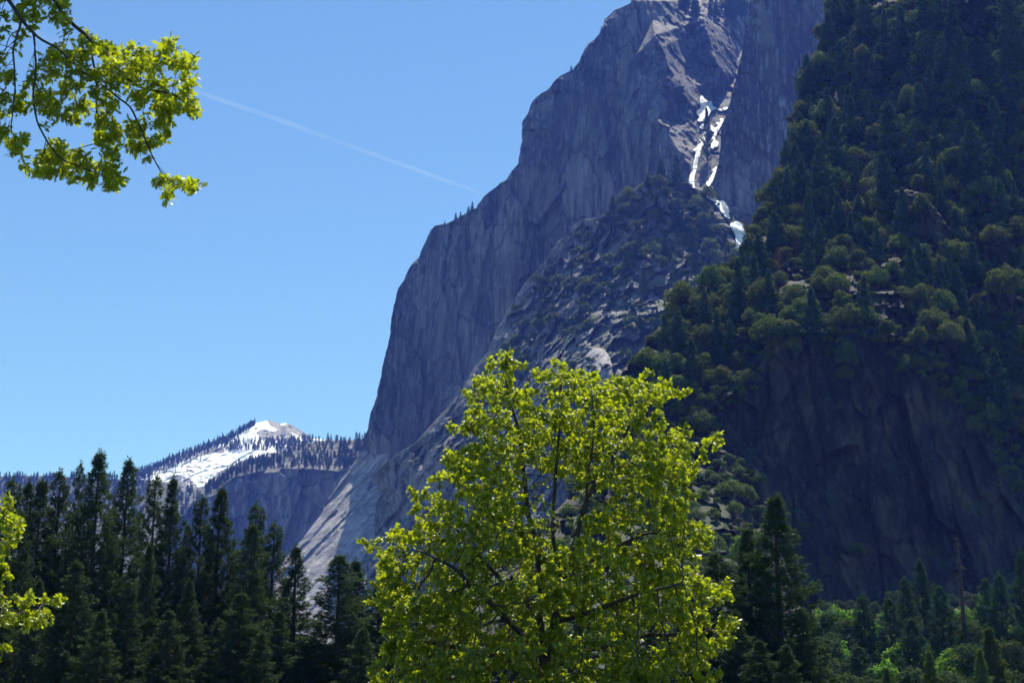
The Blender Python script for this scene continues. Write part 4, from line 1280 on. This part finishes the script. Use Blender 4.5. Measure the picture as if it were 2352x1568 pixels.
def oak(name, roots, attract, D, seed, leaf_size, per_tip, r_tip, r_max, label, cat='oak tree', group=None, kill=None, influence=6, catk=.35, power=2.35, up_bias=.8, tail=3, gaps=()):
    rs = np.random.default_rng(seed)
    nodes, par = grow(roots, attract, D, influence, kill or D * 1.3, seed=seed)
    n = len(nodes)
    kids = [[] for _ in range(n)]
    for i, p in enumerate(par):
        if p >= 0:
            kids[p].append(i)
    acc = np.zeros(n)
    height = np.zeros(n)                           # how many steps to the farthest tip
    for i in range(n - 1, -1, -1):
        if not kids[i]:
            acc[i] = r_tip ** power
        if par[i] >= 0:
            acc[par[i]] += acc[i]
            height[par[i]] = max(height[par[i]], height[i] + 1)
    rad = np.minimum(acc ** (1 / power), r_max)
    wood, lf, ck = MB(), MB(), MB()
    done = np.zeros(n, bool)
    for i in range(n):
        starts = [i] if par[i] < 0 else ([] if i == max(kids[par[i]], key=lambda k: acc[k]) else [i])
        for s in starts:
            chain = [s]
            while kids[chain[-1]]:
                chain.append(max(kids[chain[-1]], key=lambda k: acc[k]))
            pts, rr = nodes[chain], rad[chain]
            if par[s] >= 0:
                pts = np.concatenate([nodes[par[s]][None], pts]); rr = np.concatenate([[min(rad[par[s]], rr[0] * 1.3)], rr])
            if len(pts) > 4:                       # smooth the zigzag of the growth
                sm = pts.copy(); sm[1:-1] = (pts[:-2] + 2 * pts[1:-1] + pts[2:]) / 4; pts = sm
            wood.tube(pts, rr, 7 if rr[0] > .06 else 4)
    tw = np.where(height <= tail)[0]
    tw = tw[par[tw] >= 0]
    w = np.where(height[tw] == 0, per_tip, np.where(height[tw] == 1, per_tip * .7, per_tip * .35))
    cnt = rs.poisson(w)
    src = np.repeat(tw, cnt)
    m = len(src)
    axis = unit(nodes[src] - nodes[par[src]])
    base = nodes[src] + axis * rs.uniform(-.5, .6, (m, 1)) * D + rs.normal(0, .045, (m, 3))
    d = unit(axis * .55 + rs.normal(0, .75, (m, 3)) + np.array([0, 0, -.28]))
    if gaps:                                       # openings in the crown where the limbs show
        qx, qy = to_px(base)
        q = np.zeros(m, bool)
        for gp in gaps:
            q |= inside(gp, qx, qy)
        ok = ~q | (rs.random(m) < .22)
        base, d = base[ok], d[ok]; m = int(ok.sum())
    upv = np.array([0, 0, up_bias]) + rs.normal(0, .55, (m, 3))
    oak_leaves(lf, rs, base, d, upv, leaf_size * rs.uniform(.6, 1.25, m), shape=FINE if D < .3 else COARSE)
    # catkins hang in bunches under the twigs
    tips = tw[rs.random(len(tw)) < catk * np.where(height[tw] <= 1, 1, .4)]
    src = np.repeat(tips, rs.integers(4, 10, len(tips)))
    m = len(src)
    b = nodes[src] + rs.normal(0, .05, (m, 3))
    blades(ck, rs, b, unit(np.array([0, 0, -1.]) + rs.normal(0, .13, (m, 3))), rs.uniform(.5, 1.1, m) * leaf_size * .95, np.full(m, leaf_size * .035), 0)
    o = bpy.data.objects.new(name, None); COL.objects.link(o)
    o.location = Vector(roots[0]['pts'][0])
    off = np.array(roots[0]['pts'][0])
    for q in (wood, lf, ck):
        q.V = [v - off for v in q.V]
    wood.build('trunk', M_oakbark, o, smooth=True)
    lf.build('foliage', M_oak, o)
    ck.build('catkins', M_cat, o)
    print(name, 'nodes', n, 'leaves', int(cnt.sum()))
    return tag(o, label, cat, group)


# --- the big oak in the middle
CROWN = [(1147, 815), (1165, 830), (1183, 850), (1180, 875), (1205, 885), (1228, 892), (1245, 905), (1262, 848), (1285, 856), (1330, 850), (1370, 858), (1400, 880), (1440, 866), (1490, 856), (1520, 866), (1545, 905),
         (1552, 930), (1545, 965), (1560, 985), (1600, 982), (1622, 1010), (1618, 1045), (1585, 1055), (1575, 1100), (1560, 1125), (1575, 1150), (1545, 1165), (1590, 1200), (1620, 1225), (1612, 1262), (1580, 1290), (1590, 1310),
         (1640, 1330), (1650, 1355), (1600, 1400), (1650, 1425), (1692, 1440), (1685, 1475), (1640, 1490), (1600, 1500), (1620, 1540), (1660, 1600), (1640, 1700), (880, 1700), (850, 1600), (880, 1540), (905, 1480), (885, 1450), (890, 1400), (880, 1340), (895, 1290),
         (880, 1250), (905, 1235), (925, 1205), (955, 1225), (985, 1200), (960, 1175), (985, 1150), (1030, 1150), (1060, 1120), (1035, 1095), (1050, 1070), (1010, 1010), (1040, 1008), (1080, 1040), (1100, 1010), (1060, 965), (1085, 940), (1070, 920),
         (1095, 880), (1130, 880), (1125, 840)]
HOLES = [[(1215, 1085), (1260, 1090), (1330, 1100), (1340, 1180), (1310, 1260), (1265, 1250), (1225, 1200), (1200, 1130)], [(1050, 1150), (1090, 1140), (1100, 1170), (1060, 1180)], [(1420, 1220), (1500, 1180), (1520, 1230), (1440, 1260)],
         [(940, 1330), (1000, 1320), (1010, 1360), (950, 1370)], [(1150, 1290), (1210, 1290), (1200, 1340), (1150, 1330)], [(1350, 1130), (1400, 1120), (1400, 1170), (1360, 1180)], [(1460, 1450), (1560, 1440), (1540, 1490), (1470, 1490)],
         [(1100, 1420), (1170, 1400), (1180, 1450), (1110, 1460)], [(1235, 905), (1255, 870), (1262, 930), (1245, 950)]]
rs = np.random.default_rng(5)
YO = 65.0
clumps = []
for _ in range(20000):
    if len(clumps) >= 860:
        break
    px, py = rs.uniform(850, 1700), rs.uniform(810, 1660)
    if not bool(inside(CROWN, px, py)):
        continue
    if any(bool(inside(h, px, py)) for h in HOLES) and rs.random() > .08:
        continue
    half = np.interp(py, [810, 900, 1100, 1300, 1500, 1700], [1.5, 4.2, 5.8, 6.8, 7.5, 7.0])
    cx = np.interp(py, [810, 900, 1100, 1300, 1500], [1150, 1300, 1310, 1265, 1265]); hw = np.interp(py, [810, 900, 1100, 1300, 1500], [60, 250, 300, 370, 400])
    f = math.sqrt(max(.06, 1 - min(1, abs(px - cx) / hw) ** 2))
    Y = YO + half * f * rs.uniform(-1, 1)
    p = at(px, py, Y)
    if all(np.linalg.norm(p - q) > .58 for q in clumps):
        clumps.append(p)
pts_ = []
for p in clumps:
    k = rs.integers(9, 17)
    pts_.append(p + rs.normal(0, 1, (k, 3)) * np.array([.42, .42, .26]))
pts_ = np.concatenate(pts_)
def limb(*q):
    return np.array([at(a, b, c) for a, b, c in q])


tb = at(1255, 1650, 65)
roots = [dict(pts=np.concatenate([[[tb[0], 65, 0]], limb((1253, 1560, 65), (1250, 1500, 65))])),
         dict(pts=limb((1250, 1500, 65), (1243, 1420, 65.2), (1240, 1330, 65.5), (1232, 1240, 65.5), (1212, 1180, 65.2), (1205, 1090, 65), (1190, 980, 64.8), (1165, 890, 64.6), (1150, 835, 64.5))),
         dict(pts=limb((1254, 1520, 65), (1275, 1430, 64.5), (1290, 1330, 64.2), (1268, 1230, 64), (1272, 1140, 64), (1282, 1040, 64), (1290, 930, 64.2), (1285, 870, 64.3))),
         dict(pts=limb((1290, 1330, 64.2), (1325, 1230, 63.8), (1345, 1150, 63.6), (1352, 1080, 63.6), (1365, 990, 63.7), (1360, 890, 64))),
         dict(pts=limb((1345, 1150, 63.6), (1400, 1060, 64.5), (1450, 970, 65.2), (1490, 890, 65.5))),
         dict(pts=limb((1250, 1500, 65), (1185, 1440, 63), (1110, 1370, 61.5), (1040, 1300, 61), (960, 1260, 61))),
         dict(pts=limb((1243, 1420, 65.2), (1160, 1340, 66.5), (1080, 1250, 67.5), (1030, 1190, 68))),
         dict(pts=limb((1275, 1430, 64.5), (1370, 1400, 62.5), (1470, 1360, 61.5), (1570, 1340, 61.5))),
         dict(pts=limb((1290, 1330, 64.2), (1390, 1270, 66.5), (1490, 1220, 67.5), (1580, 1230, 68))),
         dict(pts=limb((1253, 1540, 65), (1360, 1490, 66), (1480, 1460, 67), (1620, 1450, 67))),
         dict(pts=limb((1253, 1560, 65), (1150, 1510, 66), (1030, 1480, 67), (930, 1470, 67)))]
oak('oak_tree', roots, pts_, .34, 7, .20, 31.0, .011, .34, 'large oak in full sun with bright yellow green leaves, in the middle before the cliffs', influence=4.5, kill=.42, gaps=HOLES)

# --- the oak whose boughs reach in at the side
rs = np.random.default_rng(15)
SIDE = [[(-120, 1110), (10, 1110), (45, 1180), (50, 1220), (25, 1270), (40, 1300), (20, 1335), (-120, 1340)], [(-140, 1345), (60, 1355), (90, 1365), (135, 1352), (152, 1370), (148, 1400), (90, 1440), (70, 1455), (40, 1440), (-140, 1470)], [(-140, 1470), (20, 1475), (40, 1500), (30, 1512), (-20, 1530), (20, 1560), (20, 1600), (-140, 1620)]]
pts_ = []
for _ in range(9000):
    if len(pts_) >= 420:
        break
    px, py = rs.uniform(-140, 160), rs.uniform(1100, 1620)
    if any(bool(inside(p, px, py)) for p in SIDE):
        pts_.append(at(px, py, 58 + rs.uniform(-1.6, 1.6)))
t0 = at(-420, 1400, 58)
roots = [dict(pts=np.array([[t0[0], 58, 0], [t0[0], 58, 3.0]])),
         dict(pts=np.array([[t0[0], 58, 3.0], [t0[0] + .3, 58, 6.5], [t0[0] + .4, 58, 10.0]])),
         dict(pts=np.concatenate([[[t0[0] + .1, 58, 4.0]], limb((-200, 1440, 58), (-60, 1420, 58), (60, 1400, 58), (130, 1375, 58))])),
         dict(pts=np.concatenate([[[t0[0] + .3, 58, 6.5]], limb((-200, 1270, 58), (-80, 1230, 58), (10, 1190, 58))])),
         dict(pts=np.concatenate([[[t0[0], 58, 3.0]], limb((-200, 1540, 58), (-80, 1530, 58), (0, 1500, 58))]))]
extra = np.array([at(rs.uniform(-620, -150), rs.uniform(1060, 1560), 58 + rs.uniform(-3.5, 3.5)) for _ in range(260)])
oak('oak_tree', roots, np.concatenate([pts_, extra]), .34, 17, .20, 32.0, .011, .26, 'sunlit oak boughs with yellow green leaves reaching in before the dark pines', influence=5, kill=.42)

# --- the oak bough hanging in from above
rs = np.random.default_rng(25)
YB = 31.0
BOUGH = [[(-60, -60), (165, -60), (160, 20), (165, 60), (110, 55), (70, 75), (20, 60), (-60, 90)], [(-60, 80), (30, 85), (40, 130), (30, 180), (-60, 190)],
         [(130, 95), (200, 85), (240, 95), (300, 100), (345, 110), (365, 130), (330, 150), (300, 200), (250, 190), (170, 150)], [(365, 100), (400, 85), (415, 120), (452, 130), (455, 145), (420, 160), (385, 150)],
         [(340, 130), (430, 165), (455, 180), (440, 220), (455, 250), (430, 268), (400, 250), (410, 290), (395, 305), (360, 280), (330, 260), (300, 210)],
         [(-60, 170), (60, 170), (100, 110), (165, 120), (220, 180), (270, 220), (260, 260), (200, 290), (140, 270), (90, 240), (40, 270), (-60, 280)], [(-20, 290), (30, 310), (65, 300), (60, 345), (35, 360), (5, 340)],
         [(215, 250), (270, 280), (270, 330), (275, 380), (265, 435), (235, 395), (225, 340)], [(110, 320), (150, 330), (190, 350), (230, 380), (290, 415), (260, 438), (220, 425), (180, 420), (150, 415), (120, 400), (100, 405), (65, 405), (75, 385), (100, 350)],
         [(285, 270), (340, 285), (375, 320), (350, 360), (300, 350)], [(355, 395), (390, 405), (440, 415), (458, 432), (430, 440), (400, 432), (395, 465), (370, 462), (360, 430)]]
BDENS = [110, 50, 150, 60, 190, 250, 44, 74, 130, 46, 50]
pts_ = []
for poly, cnt in zip(BOUGH, BDENS):
    xs, ys = zip(*poly); g = 0; t = 0
    while g < cnt and t < 20000:
        t += 1
        px, py = rs.uniform(min(xs), max(xs)), rs.uniform(min(ys), max(ys))
        if bool(inside(poly, px, py)):
            pts_.append(at(px, py, YB + rs.uniform(-1.1, 1.1))); g += 1
t0 = at(-900, 700, 31.5)
roots = [dict(pts=np.array([[t0[0], 31.5, 0], [t0[0], 31.5, 6], [t0[0] + .5, 31.5, 12.5]])),
         dict(pts=np.concatenate([[[t0[0] + .5, 31.5, 12.5]], limb((-500, -260, 31.4), (-150, -190, 31.2), (70, -80, 31), (125, 0, 31), (150, 40, 31), (200, 85, 31), (240, 125, 31), (290, 180, 31), (330, 205, 31), (395, 215, 31), (430, 225, 31))])),
         dict(pts=limb((-150, -190, 31.2), (-40, -90, 30.6), (15, -5, 30.5), (50, 45, 30.5), (85, 85, 30.4), (130, 110, 30.4), (190, 165, 30.4), (240, 200, 30.4), (300, 245, 30.4), (325, 300, 30.4), (350, 360, 30.4), (375, 405, 30.4), (400, 425, 30.4), (450, 430, 30.4))),
         dict(pts=limb((80, 80, 30.5), (82, 140, 30.2), (76, 220, 30.1), (85, 280, 30.1), (110, 330, 30.1), (145, 370, 30.1), (200, 390, 30.1), (255, 415, 30.1))),
         dict(pts=limb((205, 90, 31), (220, 180, 31.4), (222, 260, 31.4), (232, 340, 31.4), (250, 400, 31.4))),
         dict(pts=limb((50, 45, 30.5), (30, 110, 30.1), (35, 200, 30), (25, 300, 30))),
         dict(pts=limb((-150, -190, 31.2), (20, -210, 32.2), (150, -200, 33), (270, -190, 33.3), (380, -190, 33.5))),
         dict(pts=limb((240, 125, 31), (320, 130, 31.3), (380, 130, 31.3), (410, 110, 31.3)))]
extra = np.array([at(rs.uniform(-760, -70), rs.uniform(-420, 150), 31 + rs.uniform(-2.5, 2.5)) for _ in range(200)] + [at(q, rs.uniform(-430, -75 if q < 180 else -170), 33.2 + rs.uniform(-2, 2.8)) for q in rs.uniform(-300, 390, 2300)])  # second set: unseen crown above the frame, added to shade the bough
oak('oak_tree', roots, np.concatenate([pts_, extra]), .15, 27, .165, 15.0, .0055, .24, 'overhanging oak bough with lobed green leaves and catkins against the sky', influence=3.2, kill=.22, catk=.22, tail=4)

# --- the vapour trail and a scrap of cloud, far behind and above everything
m, nt, out = new_mat('ice_vapour')
pos = N(nt, 'ShaderNodeNewGeometry').outputs['Position']
fac = ramp(nt, noise(nt, pos, 1.0, 5, .6, (.0016, .0016, .0016)), [(.3, .01), (.75, .085)])
df = N(nt, 'ShaderNodeBsdfDiffuse'); df.inputs['Color'].default_value = (.9, .9, .9, 1)
trl = N(nt, 'ShaderNodeBsdfTranslucent'); trl.inputs['Color'].default_value = (.9, .9, .9, 1)
ad = N(nt, 'ShaderNodeMixShader'); L(nt, df.outputs[0], ad.inputs[1]); L(nt, trl.outputs[0], ad.inputs[2])
tp = N(nt, 'ShaderNodeBsdfTransparent')
lw = N(nt, 'ShaderNodeLayerWeight', Blend=.5)
edge = ramp(nt, lw.outputs['Facing'], [(.2, 1), (.95, 0)])
mu = N(nt, 'ShaderNodeMath', operation='MULTIPLY'); L(nt, fac, mu.inputs[0]); L(nt, edge, mu.inputs[1])
mx = N(nt, 'ShaderNodeMixShader'); L(nt, mu.outputs[0], mx.inputs[0]); L(nt, tp.outputs[0], mx.inputs[1]); L(nt, ad.outputs[0], mx.inputs[2])
L(nt, mx.outputs[0], out.inputs['Surface'])
tpx = np.linspace(-40, 1135, 60)
tpy = np.interp(tpx, [-40, 60, 250, 460, 620, 740, 900, 1020, 1135], [38, 70, 140, 214, 268, 312, 370, 413, 455])
tY = np.interp(tpx, [-40, 1135], [21000, 26000])
pt = at(tpx, tpy, tY)
mb = MB(); mb.tube(pt, np.interp(tpx, [-40, 250, 500, 900, 1135], [66, 62, 55, 46, 32]) * (1 + .3 * fbm(S(pt, 900), 3, 301)), 16)
tag(mb.build('contrail', m, smooth=True), 'thin white vapour trail slanting across the blue sky', 'contrail')

#TREES-END
# ------------------------------------------------------------------ light, sky, haze, camera
w = bpy.data.worlds.new('World'); SC.world = w; w.use_nodes = True
nt = w.node_tree; nt.nodes.clear()
sky = nt.nodes.new('ShaderNodeTexSky'); sky.sky_type = 'NISHITA'; sky.sun_disc = False
sky.sun_elevation = SUN_EL; sky.sun_rotation = SUN_AZ; sky.air_density = 1.0; sky.dust_density = .3; sky.ozone_density = 3.0; sky.altitude = 1200
bg = nt.nodes.new('ShaderNodeBackground'); bg.inputs['Strength'].default_value = .093
wo = nt.nodes.new('ShaderNodeOutputWorld')
L(nt, mixc(nt, 1.0, sky.outputs[0], (.87, 1.13, 1.24), 'MULTIPLY'), bg.inputs['Color']); L(nt, bg.outputs[0], wo.inputs['Surface'])

sl = bpy.data.lights.new('sun', 'SUN'); sl.energy = 5.0; sl.angle = R(.5); sl.color = (1, .965, .91)
so = link('sun', sl); so.rotation_euler = SUN.to_track_quat('Z', 'Y').to_euler(); so.location = (0, 0, 500)

m, nt, out = new_mat('valley_haze')
pv = nt.nodes.new('ShaderNodeVolumePrincipled')
pv.inputs['Color'].default_value = (.11, .22, 1.0, 1)
pv.inputs['Absorption Color'].default_value = (1, 1, 1, 1)
pv.inputs['Density'].default_value = .50e-4
pv.inputs['Anisotropy'].default_value = .2
L(nt, pv.outputs[0], out.inputs['Volume'])
mb = MB()
x0, x1, y0, y1, z0, z1 = -8500, 8500, -200, 9600, -1.8, 2700
mb.add([(x0, y0, z0), (x1, y0, z0), (x1, y1, z0), (x0, y1, z0), (x0, y0, z1), (x1, y0, z1), (x1, y1, z1), (x0, y1, z1)],
       [(0, 3, 2, 1), (4, 5, 6, 7), (0, 1, 5, 4), (1, 2, 6, 5), (2, 3, 7, 6), (3, 0, 4, 7)])
tag(mb.build('haze', m), kind='stuff')

cd = bpy.data.cameras.new('camera'); cam = link('camera', cd)
cd.lens = 50; cd.sensor_width = 36; cd.clip_start = .1; cd.clip_end = 60000
cam.location = (0, 0, CAMZ); cam.rotation_euler = (R(90) + PITCH, 0, 0)
SC.camera = cam
SC.view_settings.view_transform = 'Standard'; SC.view_settings.look = 'None'; SC.view_settings.exposure = .5; SC.view_settings.gamma = 1
SC.render.engine = 'CYCLES'
cy = SC.cycles
cy.max_bounces = 6; cy.diffuse_bounces = 3; cy.glossy_bounces = 2; cy.transmission_bounces = 4; cy.transparent_max_bounces = 8; cy.volume_bounces = 0
cy.use_denoising = True; cy.denoiser = 'OPENIMAGEDENOISE'; cy.use_adaptive_sampling = True; cy.adaptive_threshold = .02
cy.sample_clamp_indirect = 8
